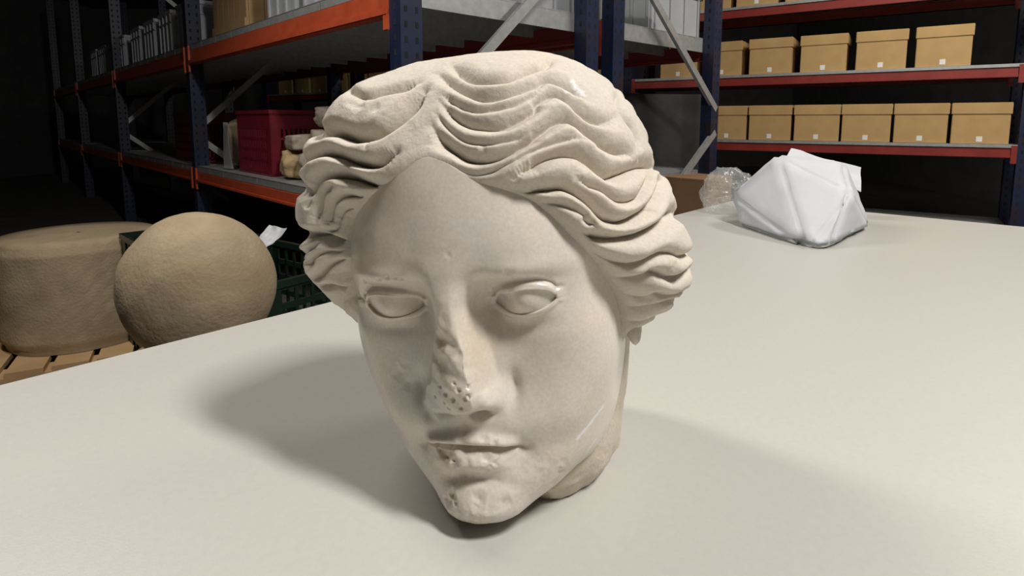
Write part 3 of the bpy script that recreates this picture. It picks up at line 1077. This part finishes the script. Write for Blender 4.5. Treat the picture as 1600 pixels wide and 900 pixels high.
def bar(name, p, q, w, t, mat, parent=None, n=(0, 1, 0)):
    """flat bar from p to q, w wide, t thick along n"""
    p, q, n = Vector(p), Vector(q), Vector(n).normalized()
    d = (q - p).normalized()
    u = d.cross(n).normalized()
    bm = bmesh.new()
    vs = []
    for c in (p, q):
        for a_, b_ in ((-1, -1), (1, -1), (1, 1), (-1, 1)):
            vs.append(bm.verts.new(c + u * (a_ * w / 2) + n * (b_ * t / 2)))
    for f in ((0, 1, 2, 3), (7, 6, 5, 4), (0, 4, 5, 1), (1, 5, 6, 2), (2, 6, 7, 3), (3, 7, 4, 0)):
        bm.faces.new([vs[i] for i in f])
    return bm_obj(name, bm, mat, parent)


POST_W, POST_D = 0.095, 0.075


def make_post(parent, x, y, h, sy):
    """perforated upright: a hat section open towards the inside of the frame"""
    w, d, t = POST_D / 2, POST_W / 2, 0.006
    o = prism('post', [(x - d, y - w), (x + d, y - w), (x + d, y + w), (x + d * 0.5, y + w), (x + d * 0.5, y + w * 0.55), (x - d * 0.5, y + w * 0.55), (x - d * 0.5, y + w), (x - d, y + w)] if sy > 0 else
              [(x - d, y + w), (x - d, y - w), (x - d * 0.5, y - w), (x - d * 0.5, y - w * 0.55), (x + d * 0.5, y - w * 0.55), (x + d * 0.5, y - w), (x + d, y - w), (x + d, y + w)], 0, h, M['blue'], parent)
    bm = bmesh.new()                           # thin black blocks on the two outer faces paint the shade inside slots
    k = 0.1
    while k < h - 0.05:
        for fx in (-0.5, 0.5):
            yy = y - w if sy > 0 else y + w
            box_bm(bm, (x + d * fx - 0.006, min(yy, yy - 0.0012 * sy), k), (x + d * fx + 0.006, max(yy, yy - 0.0012 * sy), k + 0.022))
        box_bm(bm, (x - d - 0.0012, y - 0.006, k + 0.01), (x - d, y + 0.006, k + 0.034))
        k += 0.055
    bm_obj('slot_row', bm, M['black'], o)['kind'] = 'stuff'
    box('foot_plate', (x - 0.07, y - 0.06, 0), (x + 0.07, y + 0.06, 0.008), M['blue'], parent)
    return o


def make_beam(parent, x, y0, y1, z0, z1, mat, side):
    """step beam between two uprights: box with a ledge, hooked end plates"""
    t = 0.045
    bm = bmesh.new()
    xa, xb = (x - t / 2, x + t / 2)
    zs = z0 + (z1 - z0) * 0.28
    box_bm(bm, (xa, y0, zs), (xb, y1, z1 - 0.002), 0.003)
    ext = 0.014 * side
    box_bm(bm, (min(xa, xa + ext) if side < 0 else xa, y0, z0), (xb if side < 0 else max(xb, xb + ext), y1, zs), 0.004)
    o = bm_obj('beam', bm, mat, parent)
    for yy in (y0, y1):
        s2 = 1 if yy == y0 else -1
        xp = x + side * (t / 2 + 0.006)
        box('end_plate', (xp - 0.006, min(yy, yy + 0.034 * s2), z0 - 0.055), (xp + 0.006, max(yy, yy + 0.034 * s2), z1 + 0.03), mat, o, 0.003)
    return o


def pallet_rack(label, origin, ang, depth, ybays, levels, height, mat_beam, mat_back, deck, braces):
    r = empty('pallet_rack', (origin[0], origin[1], 0), ang)
    tag(r, label, 'rack', 'steel storage racks')
    for y in ybays:
        for x in (POST_W / 2, depth - POST_W / 2):
            make_post(r, x, y, height, 1)
    for i in range(len(ybays) - 1):
        ya, yb = ybays[i] + POST_D / 2, ybays[i + 1] - POST_D / 2
        for (z0, z1) in levels:
            make_beam(r, 0.026, ya, yb, z0, z1, mat_beam, -1)
            make_beam(r, depth - 0.026, ya, yb, z0, z1, mat_back, 1)
            if deck:
                n = int(round((yb - ya) / 0.3))
                w = (yb - ya) / n
                zt = z1 + 0.04
                for k in range(n):
                    y_ = ya + k * w
                    bm = bmesh.new()
                    box_bm(bm, (POST_W + 0.0, y_ + 0.003, zt - 0.006), (depth - POST_W, y_ + w - 0.003, zt))
                    for xx in (0.010, depth - 0.014):
                        box_bm(bm, (xx, y_ + 0.003, z1 + 0.001), (xx + 0.004, y_ + w - 0.003, zt))
                    box_bm(bm, (0.010, y_ + 0.003, zt - 0.006), (POST_W, y_ + w - 0.003, zt))
                    box_bm(bm, (depth - POST_W, y_ + 0.003, zt - 0.006), (depth - 0.010, y_ + w - 0.003, zt))
                    for yy in (y_ + 0.003, y_ + w - 0.006):
                        box_bm(bm, (POST_W + 0.0, yy, z1 - 0.05), (depth - POST_W, yy + 0.003, zt - 0.004))
                    bm_obj('deck_panel', bm, M['galv'], r)
    for (y, xa, za, xb, zb) in braces:
        bar('brace', (xa, y, za), (xb, y, zb), 0.042, 0.022, M['galv'], r, (0, 1, 0))
    return r


RA = math.atan2(0.688, 0.726)
P1 = np.array([-0.43, 2.17])
ex_ = np.array([math.cos(RA), math.sin(RA)])
ey_ = np.array([-math.sin(RA), math.cos(RA)])


def rk(x, y, z=0.0, o=P1):                     # rack frame -> world
    q = o + ex_ * x + ey_ * y
    return (q[0], q[1], z)


UP0, UP1 = ZC + 0.388, ZC + 0.485              # upper orange beam
LO0, LO1 = ZC - 0.435, ZC - 0.365              # lower orange beam
BZ = lambda y: [(y, 0.05, ZC - 0.05, 1.05, ZC + 0.86), (y, 1.05, ZC - 0.95, 0.05, ZC - 0.13), (y, 1.05, ZC + 0.9, 0.05, ZC + 1.7)]
DA = 1.15
bays = [0, 2.7, 5.4, 8.1, 10.8]
rackA = pallet_rack('blue and orange pallet rack holding the red crate, grey bins above', P1, RA, DA, bays, [(UP0, UP1), (LO0, LO1)], 3.2, M['orange'], M['dark_red'], True,
                    [b for y in (-0.03, 2.7, 5.4) for b in BZ(y)])
OB = P1 + ex_ * 1.27
rackB = pallet_rack('blue rack with a grey diagonal brace right of the head', OB, RA, 1.15, [0, 2.7], [(UP0, UP1), (LO0, LO1)], 3.2, M['dark_red'], M['dark_red'], True,
                    [(-0.03, 0.22, ZC + 0.78, 1.12, ZC + 0.07), (-0.03, 1.12, ZC - 0.08, 0.30, ZC - 0.66), (-0.03, 0.05, ZC + 0.98, 1.12, ZC + 1.7)])

# ------------------------------------------------------------------ crates and bins
def make_bin(lx, ly, h, mat, name='storage_bin'):
    """stacking container: tapered walls, stepped rim, corner ribs; parts body, rim, rib"""
    r = empty(name)
    t = 0.006
    bm = bmesh.new()
    box_bm(bm, (-lx / 2 + 0.012, -ly / 2 + 0.012, 0), (lx / 2 - 0.012, ly / 2 - 0.012, 0.012))
    for sx in (-1, 1):
        box_bm(bm, (sx * (lx / 2 - 0.012) - t / 2, -ly / 2 + 0.012, 0), (sx * (lx / 2 - 0.012) + t / 2, ly / 2 - 0.012, h))
        box_bm(bm, (-lx / 2 + 0.012, sx * (ly / 2 - 0.012) - t / 2, 0), (lx / 2 - 0.012, sx * (ly / 2 - 0.012) + t / 2, h))
    bm_obj('body', bm, mat, r)
    bm = bmesh.new()
    for sx in (-1, 1):
        for z0, z1 in ((h - 0.028, h), (h - 0.10, h - 0.088)):
            box_bm(bm, (min(sx * lx / 2, sx * (lx / 2 - 0.014)), -ly / 2, z0), (max(sx * lx / 2, sx * (lx / 2 - 0.014)), ly / 2, z1))
            box_bm(bm, (-lx / 2, min(sx * ly / 2, sx * (ly / 2 - 0.014)), z0), (lx / 2, max(sx * ly / 2, sx * (ly / 2 - 0.014)), z1))
    bm_obj('rim', bm, mat, r)
    for sx in (-1, 1):
        for k in (-0.42, -0.14, 0.14, 0.42):
            box('rib', (k * lx - 0.009, min(sx * (ly / 2 - 0.012), sx * ly / 2), 0), (k * lx + 0.009, max(sx * (ly / 2 - 0.012), sx * ly / 2), h - 0.03), mat, r)
            box('rib', (min(sx * (lx / 2 - 0.012), sx * lx / 2), k * ly - 0.009, 0), (max(sx * (lx / 2 - 0.012), sx * lx / 2), k * ly + 0.009, h - 0.03), mat, r)
    return r


def make_crate(lx, ly, h, mat, name, nbar, solid):
    """vented crate: solid corners and top band, slotted walls; parts base, corner, rim, wall_grid, side_panel"""
    r = empty(name)
    t = 0.008
    box('base', (-lx / 2, -ly / 2, 0), (lx / 2, ly / 2, 0.012), mat, r)
    cw = 0.055
    for sx in (-1, 1):
        for sy in (-1, 1):
            bm = bmesh.new()
            x0, x1 = sorted((sx * lx / 2, sx * (lx / 2 - cw)))
            y0, y1 = sorted((sy * ly / 2, sy * (ly / 2 - cw)))
            ya, yb = sorted((sy * ly / 2, sy * (ly / 2 - t)))
            xa, xb = sorted((sx * lx / 2, sx * (lx / 2 - t)))
            box_bm(bm, (x0, ya, 0), (x1, yb, h))
            box_bm(bm, (xa, y0, 0), (xb, y1, h))
            bm_obj('corner', bm, mat, r)
    bm = bmesh.new()
    for s_ in (-1, 1):
        ya, yb = sorted((s_ * (ly / 2 + 0.006), s_ * (ly / 2 - 0.012)))
        xa, xb = sorted((s_ * (lx / 2 + 0.006), s_ * (lx / 2 - 0.012)))
        box_bm(bm, (-lx / 2 - 0.006, ya, h - 0.022), (lx / 2 + 0.006, yb, h))
        box_bm(bm, (xa, -ly / 2, h - 0.022), (xb, ly / 2, h))
    bm_obj('rim', bm, mat, r)
    zt = h * (0.74 if solid else 0.93)
    for s_ in (-1, 1):
        for axis in (0, 1):
            L_ = (lx if axis == 0 else ly) / 2 - cw
            off = (ly if axis == 0 else lx) / 2
            o0, o1 = sorted((s_ * off, s_ * (off - t)))
            bm = bmesh.new()

            def put(a0, a1, z0, z1):
                if axis == 0:
                    box_bm(bm, (a0, o0, z0), (a1, o1, z1))
                else:
                    box_bm(bm, (o0, a0, z0), (o1, a1, z1))
            n = max(3, int(nbar * L_))
            for k in range(n + 1):
                c = -L_ + 2 * L_ * k / n
                put(c - 0.0055, c + 0.0055, 0.01, zt)
            for k in range(5):
                zz = 0.02 + (zt - 0.03) * k / 4
                put(-L_, L_, zz, zz + (0.014 if solid else 0.02))
            if solid:
                put(-L_, L_, zt - 0.002, h - 0.01)
            bm_obj('wall_grid', bm, mat, r)
    return r


def copy_tree(src, parent=None):
    c = src.copy()
    COL.objects.link(c)
    if parent is not None:
        c.parent = parent
    for ch in list(src.children):
        copy_tree(ch, c)
    return c


DECK_U = UP1 + 0.04
DECK_L = LO1 + 0.04
bins = []
proto = make_bin(0.58, 0.40, 0.34, M['grey_plastic'])
first = [True]


def put_thing(src, used_, loc, rz, label, cat, group=None):
    o = src if used_[0] else copy_tree(src)
    used_[0] = False
    o.location = loc
    o.rotation_euler = (0, 0, rz)
    tag(o, label, cat, group)
    return o


gb = 'grey plastic bins on the upper rack deck'
for i in range(3):
    put_thing(proto, first, rk(0.36, 0.30 + 0.45 * i, DECK_U), RA, ['grey plastic bin on the upper deck beside the blue corner post', 'grey plastic bin on the upper deck, second left of the blue corner post', 'grey plastic bin on the upper deck, next to the wooden crate'][i], 'bin', gb)
put_thing(proto, first, rk(0.98 - 0.08, 0.30, DECK_U), RA, 'grey plastic bin on the upper deck behind the steel diagonal brace', 'bin', gb)
put_thing(proto, first, rk(1.27 + 0.80, 0.27, DECK_U), RA, 'grey plastic bin on the deck above the dark wrapped load', 'bin', gb)
put_thing(proto, first, rk(1.27 + 0.80, 0.27, DECK_U + 0.345), RA, 'grey plastic bin stacked on another above the dark wrapped load', 'bin', gb)
for i in range(8):
    put_thing(proto, first, rk(0.36, 3.0 + 0.55 * i + (0.2 if i > 3 else 0), DECK_U), RA, '%s grey plastic bin along the left upper deck, counted leftwards from the wooden crate' % ORD[i], 'bin', gb)


def plank_crate(loc, rz, lx, ly, h, label):
    r = empty('wooden_crate', loc, rz)
    tag(r, label, 'crate')
    t = 0.014
    n = int(lx / 0.095)
    for s_ in (-1, 1):
        for k in range(n):
            w = lx / n
            y0, y1 = sorted((s_ * ly / 2, s_ * (ly / 2 - t)))
            box('plank', (-lx / 2 + k * w + 0.002, y0, 0.01), (-lx / 2 + (k + 1) * w - 0.002, y1, h - 0.005 * (k % 2)), M['wood'], r)
        m = int(ly / 0.095)
        for k in range(m):
            w = (ly - 2 * t) / m
            x0, x1 = sorted((s_ * lx / 2, s_ * (lx / 2 - t)))
            box('plank', (x0, -ly / 2 + t + k * w + 0.002, 0.01), (x1, -ly / 2 + t + (k + 1) * w - 0.002, h - 0.004 * (k % 2)), M['wood'], r)
        for z0 in (0.03, h - 0.09):
            y0, y1 = sorted((s_ * ly / 2, s_ * (ly / 2 + 0.012)))
            box('batten', (-lx / 2, y0, z0), (lx / 2, y1, z0 + 0.06), M['wood'], r)
    box('base', (-lx / 2, -ly / 2, 0), (lx / 2, ly / 2, 0.01), M['wood'], r)
    return r


plank_crate(rk(0.36, 2.12, DECK_U), RA + math.pi / 2, 0.62, 0.5, 0.42, 'brown wooden plank crate on the upper rack deck at left')

# red vented crate on the lower deck
proto = make_crate(0.42, 0.54, 0.385, M['red_plastic'], 'vented_crate', 75, True)
first = [True]
put_thing(proto, first, rk(0.30, 1.75, DECK_L), RA, 'dark red vented plastic crate on the lower shelf behind the stone fragments', 'crate', 'red vented crates')
put_thing(proto, first, rk(0.32, 3.35, DECK_L), RA, 'dark red vented plastic crate on the lower shelf far left', 'crate', 'red vented crates')

# dark green vented crates on the floor behind the table
proto = make_crate(0.40, 0.60, 0.30, M['green_plastic'], 'vented_crate', 40, False)
first = [True]
for i, (x, y, rz, lv) in enumerate(((-0.86, 1.98, 0.95, 0), (-0.86, 1.98, 0.95, 1), (-1.32, 2.36, 0.80, 0), (-1.32, 2.36, 0.80, 1))):
    put_thing(proto, first, (x, y, 0.302 * lv), rz, ['dark green vented crate on the floor, lower of the stack beside the head', 'dark green vented crate with white paper, on top of its stack', 'dark green vented crate on the floor behind the round sandstone', 'dark green vented crate atop the stack behind the round sandstone'][i], 'crate', 'green vented crates')

# ------------------------------------------------------------------ stones
def rock(name, loc, size, mat, seed, label, cat='stone', rot=(0, 0, 0), group=None, blocky=0.6, rough=0.10, sub=4):
    bm = bmesh.new()
    bmesh.ops.create_icosphere(bm, subdivisions=sub, radius=1)
    P = np.array([v.co[:] for v in bm.verts])
    mx = np.abs(P).max(1, keepdims=True)
    P = P * (1 - blocky) + P / mx * 0.85 * blocky
    P = P * (1 + rough * fbm(P * 1.6 + seed * 7.7, 4)[:, None] * 2)
    P = P * np.array(size) / 2
    for v, p in zip(bm.verts, P):
        v.co = p
    bmesh.ops.rotate(bm, verts=bm.verts, cent=(0, 0, 0), matrix=Matrix.Rotation(rot[0], 3, 'X') @ Matrix.Rotation(rot[1], 3, 'Y') @ Matrix.Rotation(rot[2], 3, 'Z'))
    lo = min(v.co.z for v in bm.verts)
    for v in bm.verts:
        v.co.z -= lo
    o = bm_obj(name, bm, mat, None, smooth=True)
    o.location = loc
    tag(o, label, cat, group)
    return o, max((v.co.z for v in o.data.vertices))


gs = 'stone fragments heaped on the lower shelf'
_, h1 = rock('stone_fragment', (*rk(0.15, 1.30)[:2], DECK_L), (0.25, 0.17, 0.16), M['stone_tan'], 1, 'tan broken stone at the bottom of the heap on the shelf', rot=(0, 0.15, RA + 1.3), group=gs, rough=0.16)
_, h1b = rock('stone_fragment', (*rk(0.20, 1.03)[:2], DECK_L), (0.26, 0.2, 0.17), M['stone_grey'], 9, 'brown grey stone lying right of the tan broken stone', rot=(0, 0, RA), group=gs, rough=0.14)
_, h2 = rock('stone_fragment', (*rk(0.17, 1.26)[:2], DECK_L + h1 * 0.97), (0.22, 0.15, 0.095), M['stone_grey'], 2, 'flat pale stone slab resting on the tan broken stone', rot=(0, -0.05, RA + 1.4), group=gs, blocky=0.85, rough=0.06)
_, h3 = rock('stone_fragment', (*rk(0.22, 1.06)[:2], DECK_L + h1b * 0.97), (0.28, 0.17, 0.13), M['stone_grey'], 3, 'long pale stone block on the right side of the heap', rot=(0, 0.05, RA + 1.2), group=gs, blocky=0.75, rough=0.08)
rock('stone_fragment', (*rk(0.24, 1.03)[:2], DECK_L + h1b * 0.97 + h3 * 0.96), (0.24, 0.15, 0.12), M['stone_grey'], 4, 'brown stone fragment on the very top of the heap', rot=(0.1, 0.1, RA + 1.5), group=gs, rough=0.18)
rock('stone_block', (*rk(0.28, 2.35)[:2], DECK_L), (0.34, 0.40, 0.36), M['sandstone'], 5, 'rounded tan stone on the shelf left of the red crate', rot=(0, 0, 0.3), blocky=0.3, rough=0.06)
bm = bmesh.new()
n1, n2 = 12, 10
vsx = [[bm.verts.new((0.11 * (j / (n2 - 1) - 0.5), 0.012 * math.sin(3 * i / n1 + j * 0.2), 0.30 * i / (n1 - 1))) for j in range(n2)] for i in range(n1)]
for i in range(n1 - 1):
    for j in range(n2 - 1):
        bm.faces.new((vsx[i][j], vsx[i][j + 1], vsx[i + 1][j + 1], vsx[i + 1][j]))
bmesh.ops.solidify(bm, geom=bm.faces[:], thickness=0.002)
bmesh.ops.scale(bm, vec=(1.35, 1, 1.0), verts=bm.verts)
o = bm_obj('paper_sheet', bm, M['paper'], None, True)
o.location = rk(0.075, 2.16, DECK_L + 0.012)
o.rotation_euler = (-0.05, 0, RA + math.pi / 2)
tag(o, 'white paper sheet standing against the stone left of the red crate', 'paper')

# big round sandstone behind the table edge, on a wooden block
SSX, SSY = -0.87, 1.56
box_o = box('wooden_plinth', (SSX - 0.19, SSY - 0.17, 0), (SSX + 0.17, SSY + 0.17, 0.44), M['wood'], None, 0.006)
tag(box_o, 'square wooden plinth under the big round sandstone', 'plinth')
n1, n2 = 60, 90
th = np.linspace(0.001, math.pi - 0.001, n1)
al = np.linspace(0, 2 * math.pi, n2, endpoint=False)
TH, AL = np.meshgrid(th, al, indexing='ij')
U = np.stack([np.sin(TH) * np.cos(AL), np.sin(TH) * np.sin(AL), np.cos(TH)], -1).reshape(-1, 3)
sz_ = np.array([0.20, 0.19, 0.205])
P = U * sz_ * (1 + 0.03 * fbm(U * 2.5, 4)[:, None])
P[:, 2] = np.maximum(P[:, 2], -0.185)
o = mesh_np('round_sandstone', P, grid_faces(n1, n2, True)[:, ::-1], M['sandstone'])
o.location = (SSX, SSY, 0.44 + 0.185)
tag(o, 'big round tan sandstone standing behind the left table edge', 'stone')

# ------------------------------------------------------------------ archive boxes on the far rack
CA = math.atan2(-0.56, 0.829)
CO = np.array([1.79, 4.62])
cx_ = np.array([math.cos(CA), math.sin(CA)])
cy_ = np.array([-math.sin(CA), math.cos(CA)])


def ck(u, v, z):
    q = CO + cx_ * u + cy_ * v
    return (q[0], q[1], z)


CLEV = [ZC - 0.70, ZC - 0.155, ZC + 0.355, ZC + 0.88]   # shelf tops
CD = 0.55
posts_u = [-6.34, -3.64, -0.94, 1.76, 4.46]
rackC = empty('box_rack', (CO[0], CO[1], 0), CA)
tag(rackC, 'far rack with dark red beams and rows of cardboard boxes', 'rack', 'steel storage racks')
for u in posts_u:
    for v in (0.03, CD - 0.03):
        make_post(rackC, u, v, 2.9, 1)
for i in range(len(posts_u) - 1):
    ua, ub = posts_u[i] + POST_W / 2, posts_u[i + 1] - POST_W / 2
    for z in CLEV:
        for v in (0.03, CD - 0.03):
            bm = bmesh.new()
            box_bm(bm, (ua, v - 0.022, z - 0.085), (ub, v + 0.022, z - 0.022), 0.003)
            box_bm(bm, (ua, v - 0.03, z - 0.085), (ub, v + 0.022, z - 0.065), 0.003)
            bo = bm_obj('beam', bm, M['dark_red'], rackC)
            for uu_ in (ua, ub - 0.03):
                box('end_plate', (uu_, v - 0.036, z - 0.12), (uu_ + 0.03, v - 0.03, z - 0.005), M['dark_red'], bo)
        box('shelf_board', (ua, 0.0, z - 0.02), (ub, CD, z), M['galv'], rackC)


def make_archive(w, d, h):
    r = empty('archive_box')
    box('body', (-w / 2, -d / 2, 0), (w / 2, d / 2, h - 0.01), M['card'], r, 0.003)
    box('lid', (-w / 2 - 0.006, -d / 2 - 0.006, h - 0.075), (w / 2 + 0.006, d / 2 + 0.006, h), M['card'], r, 0.003)
    box('label_tag', (-0.016, -d / 2 - 0.002, 0.015), (0.016, -d / 2 - 0.0004, 0.05), M['tag'], r)
    return r


proto = make_archive(0.30, 0.38, 0.27)
first = [True]
LV = ['bottom', 'lower', 'middle', 'top']
for li, z in enumerate(CLEV[1:], 1):
    cnt = 0
    ustart, uend, pitch = (1.62, -8.6, 0.322) if li == 1 else ((1.55, -8.6, 0.36) if li == 2 else (1.5, -8.6, 0.35))
    off = {1: 0.235, 2: 0.215, 3: 0.10}[li]
    us = [off + k * pitch for k in range(-26, 8)]
    row = []
    for u in us[::-1]:
        if any(abs(u - p) < 0.21 for p in posts_u):
            continue
        x_, y_, _ = ck(u, 0.22, 0)
        pxx = 800 + FPX * x_ / y_
        if pxx > 1720 or u < -6.1:
            continue
        row.append(u)
    for k, u in enumerate(row):
        j = rng.uniform(-0.012, 0.012)
        put_thing(proto, first, ck(u, 0.22 + j, z), CA + rng.uniform(-0.03, 0.03), 'tan lidded archive box on the %s shelf of the far rack, %s from the right' % (LV[li], ORD[k]), 'box', 'archive boxes on the far rack')

# brown carton and plastic-wrapped load seen between the uprights
wr = empty('wrapped_pallet_load', (1.06, 4.52, 0), 0.2)
tag(wr, 'dark film wrapped pallet load standing behind the blue rack', 'pallet load')
n1, n2 = 40, 160
rows = []
for i in range(n1):
    z = 0.13 + (ZC + 0.19 - 0.13) * i / (n1 - 1)
    for j in range(n2):
        a_ = 2 * math.pi * j / n2
        c_, s2_ = math.cos(a_), math.sin(a_)
        k = (abs(c_) ** 10 + abs(s2_) ** 10) ** (-0.1)
        rows.append((0.44 * c_ * k, 0.28 * s2_ * k, z))
P = np.array(rows)
P[:, :2] *= (1 + 0.02 * fbm(P * np.array([5, 5, 14]), 4))[:, None]
o = mesh_np('film_cover', P, grid_faces(n1, n2, True), M['wrap'], wr)
box('top_sheet', (-0.43, -0.27, ZC + 0.17), (0.43, 0.27, ZC + 0.185), M['wrap'], wr)
for k in range(3):
    box('pallet_block', (-0.42 + 0.37 * k, -0.27, 0.0), (-0.32 + 0.37 * k, 0.27, 0.11), M['wood'], wr)
box('pallet_deck', (-0.44, -0.28, 0.11), (0.44, 0.28, 0.13), M['wood'], wr)

crt = empty('carton', (1.10, 3.42, 0), RA)
tag(crt, 'tall brown carton standing on the floor behind the table corner', 'box')
box('body', (-0.17, -0.14, 0), (0.17, 0.14, 0.745), M['card_dark'], crt, 0.003)
box('flap', (-0.17, -0.142, 0.740), (0.17, -0.002, 0.752), M['card_dark'], crt)
box('flap', (-0.17, 0.002, 0.740), (0.17, 0.142, 0.752), M['card_dark'], crt)

# stones kept on a pallet in the aisle
pal = empty('pallet', (-1.95, 2.55, 0), 0.5)
tag(pal, 'low wooden pallet on the floor under the stone drum', 'pallet')
for k in range(3):
    box('runner', (-0.5, -0.4 + 0.345 * k, 0), (0.5, -0.29 + 0.345 * k, 0.10), M['wood'], pal)
for k in range(7):
    box('plank', (-0.5 + 0.146 * k, -0.4, 0.10), (-0.5 + 0.146 * k + 0.12, 0.4, 0.12), M['wood'], pal)
n1, n2 = 26, 96
TH = np.linspace(0, 1, n1)
rows = []
for i, t_ in enumerate(TH):
    rr_ = 0.30 if 0.06 < t_ < 0.94 else 0.285
    for j in range(n2):
        a_ = 2 * math.pi * j / n2
        rows.append((rr_ * math.cos(a_), rr_ * math.sin(a_), 0.46 * t_))
P = np.array(rows)
P = P * (1 + 0.03 * fbm(P * 9 + 5, 4)[:, None] * np.array([1, 1, 0]))
top = np.array([[0, 0, 0.455], [0, 0, 0.0]])
F = grid_faces(n1, n2, True)
rings = []
for f_ in (0.66, 0.33, 0.03):
    rings.append(np.stack([P[-n2:, 0] * f_, P[-n2:, 1] * f_, 0.46 + 0.006 * fbm(P[-n2:] * 20 * f_, 3)], 1))
P = np.concatenate([P] + rings)
F = grid_faces(n1 + 3, n2, True)
o = mesh_np('column_drum', P, F, M['sandstone'])
o.location = (-1.95, 2.55, 0.121)
tag(o, 'squat round column drum of tan sandstone on the floor pallet', 'stone')

# ------------------------------------------------------------------ things on the table
def hull_obj(name, pts, mat, label, cat, sub=3, rough=0.004, seed=0):
    bm = bmesh.new()
    for p in pts:
        bm.verts.new(p)
    res = bmesh.ops.convex_hull(bm, input=bm.verts)
    bmesh.ops.delete(bm, geom=[v for v in bm.verts if not v.link_faces], context='VERTS')
    bmesh.ops.bevel(bm, geom=bm.edges[:], offset=0.010, segments=2, affect='EDGES', clamp_overlap=True)
    bmesh.ops.triangulate(bm, faces=bm.faces[:])
    bmesh.ops.subdivide_edges(bm, edges=[e for e in bm.edges if e.calc_length() > 0.03], cuts=3, use_grid_fill=True)
    bmesh.ops.triangulate(bm, faces=bm.faces[:])
    bmesh.ops.subdivide_edges(bm, edges=[e for e in bm.edges if e.calc_length() > 0.015], cuts=1, use_grid_fill=True)
    bm.normal_update()
    P = np.array([v.co[:] for v in bm.verts])
    nz = fbm(P / 0.05 + seed, 4)
    for v, q in zip(bm.verts, nz):
        v.co += v.normal * float(q) * rough
    c = P.mean(0)
    c[2] = TABLE_Z
    for v in bm.verts:
        v.co.z = max(v.co.z, TABLE_Z + 0.0006)
        v.co -= Vector(c)
    o = bm_obj(name, bm, mat, None, True)
    o.location = c
    tag(o, label, cat)
    return o


def at(px, py, y):
    v = (295 - py) / FPX
    d = np.array([(px - 800) / FPX, _cp + v * _sp, -_sp + v * _cp])
    q = d * y / d[1]
    return (q[0], q[1], max(q[2] + ZC, TABLE_Z))


hull_obj('paper_bundle', [at(1153, 352, 1.52), at(1140, 304, 1.58), at(1213, 241, 1.52), at(1232, 250, 1.62), at(1262, 392, 1.235), at(1300, 385, 1.24), at(1330, 300, 1.32), at(1320, 252, 1.50), at(1335, 330, 1.55), (0.75, 1.68, TABLE_Z), (0.95, 1.5, TABLE_Z)],
         M['paper'], 'bundle wrapped in white paper on the table right of the head', 'bundle', rough=0.006)
# loose flap of the wrapping
def sheet(name, corners, mat, label, cat, amp=0.01, n=24):
    A_, B_, C_, D_ = (np.array(c) for c in corners)
    P = []
    for i in range(n):
        for j in range(n):
            u, v = i / (n - 1), j / (n - 1)
            P.append((A_ * (1 - u) + B_ * u) * (1 - v) + (D_ * (1 - u) + C_ * u) * v)
    P = np.array(P)
    nrm = np.cross(B_ - A_, D_ - A_)
    nrm /= np.linalg.norm(nrm)
    P = P + nrm * (amp * fbm(P / 0.07, 3))[:, None]
    F = grid_faces(n, n)
    Q = np.concatenate([P, P + nrm * 0.0015])
    F2 = np.concatenate([F, F[:, ::-1] + n * n])
    c = P.mean(0)
    o = mesh_np(name, Q - c, F2, mat)
    o.location = c
    tag(o, label, cat)
    return o


sheet('paper_sheet', [at(1228, 246, 1.66), at(1236, 232, 1.70), at(1345, 262, 1.66), at(1345, 300, 1.60)], M['paper'], 'loose white paper flap sticking up behind the paper bundle', 'paper', 0.012)

# crumpled bubble wrap
bm = bmesh.new()
bmesh.ops.create_icosphere(bm, subdivisions=6, radius=1)
P = np.array([v.co[:] for v in bm.verts])
Pn = P * (1 + 0.42 * fbm(P * 1.5 + 3, 2)[:, None] - 0.22 * np.abs(fbm(P * 3.1 + 9, 2))[:, None] + 0.025 * (np.sin(P[:, :1] * 40) * np.sin(P[:, 1:2] * 40) * np.sin(P[:, 2:] * 40)))
Pn = Pn * np.array([0.085, 0.075, 0.085])
Pn[:, 2] = np.maximum(Pn[:, 2] + 0.05, 0.001)
for v, p in zip(bm.verts, Pn):
    v.co = p
o = bm_obj('bubble_wrap', bm, M['clear'], None, True)
o.location = at(1142, 322, 1.76)[:2] + (TABLE_Z,)
tag(o, 'crumpled clear bubble wrap beside the white paper bundle', 'bubble wrap')

# crumpled white paper in the green crate
sheet('crumpled_paper', [(-0.98, 2.02, 0.585), (-0.87, 1.93, 0.595), (-0.80, 2.02, 0.70), (-0.90, 2.10, 0.70)], M['paper'], 'crumpled white paper in the top green crate', 'paper', 0.03)
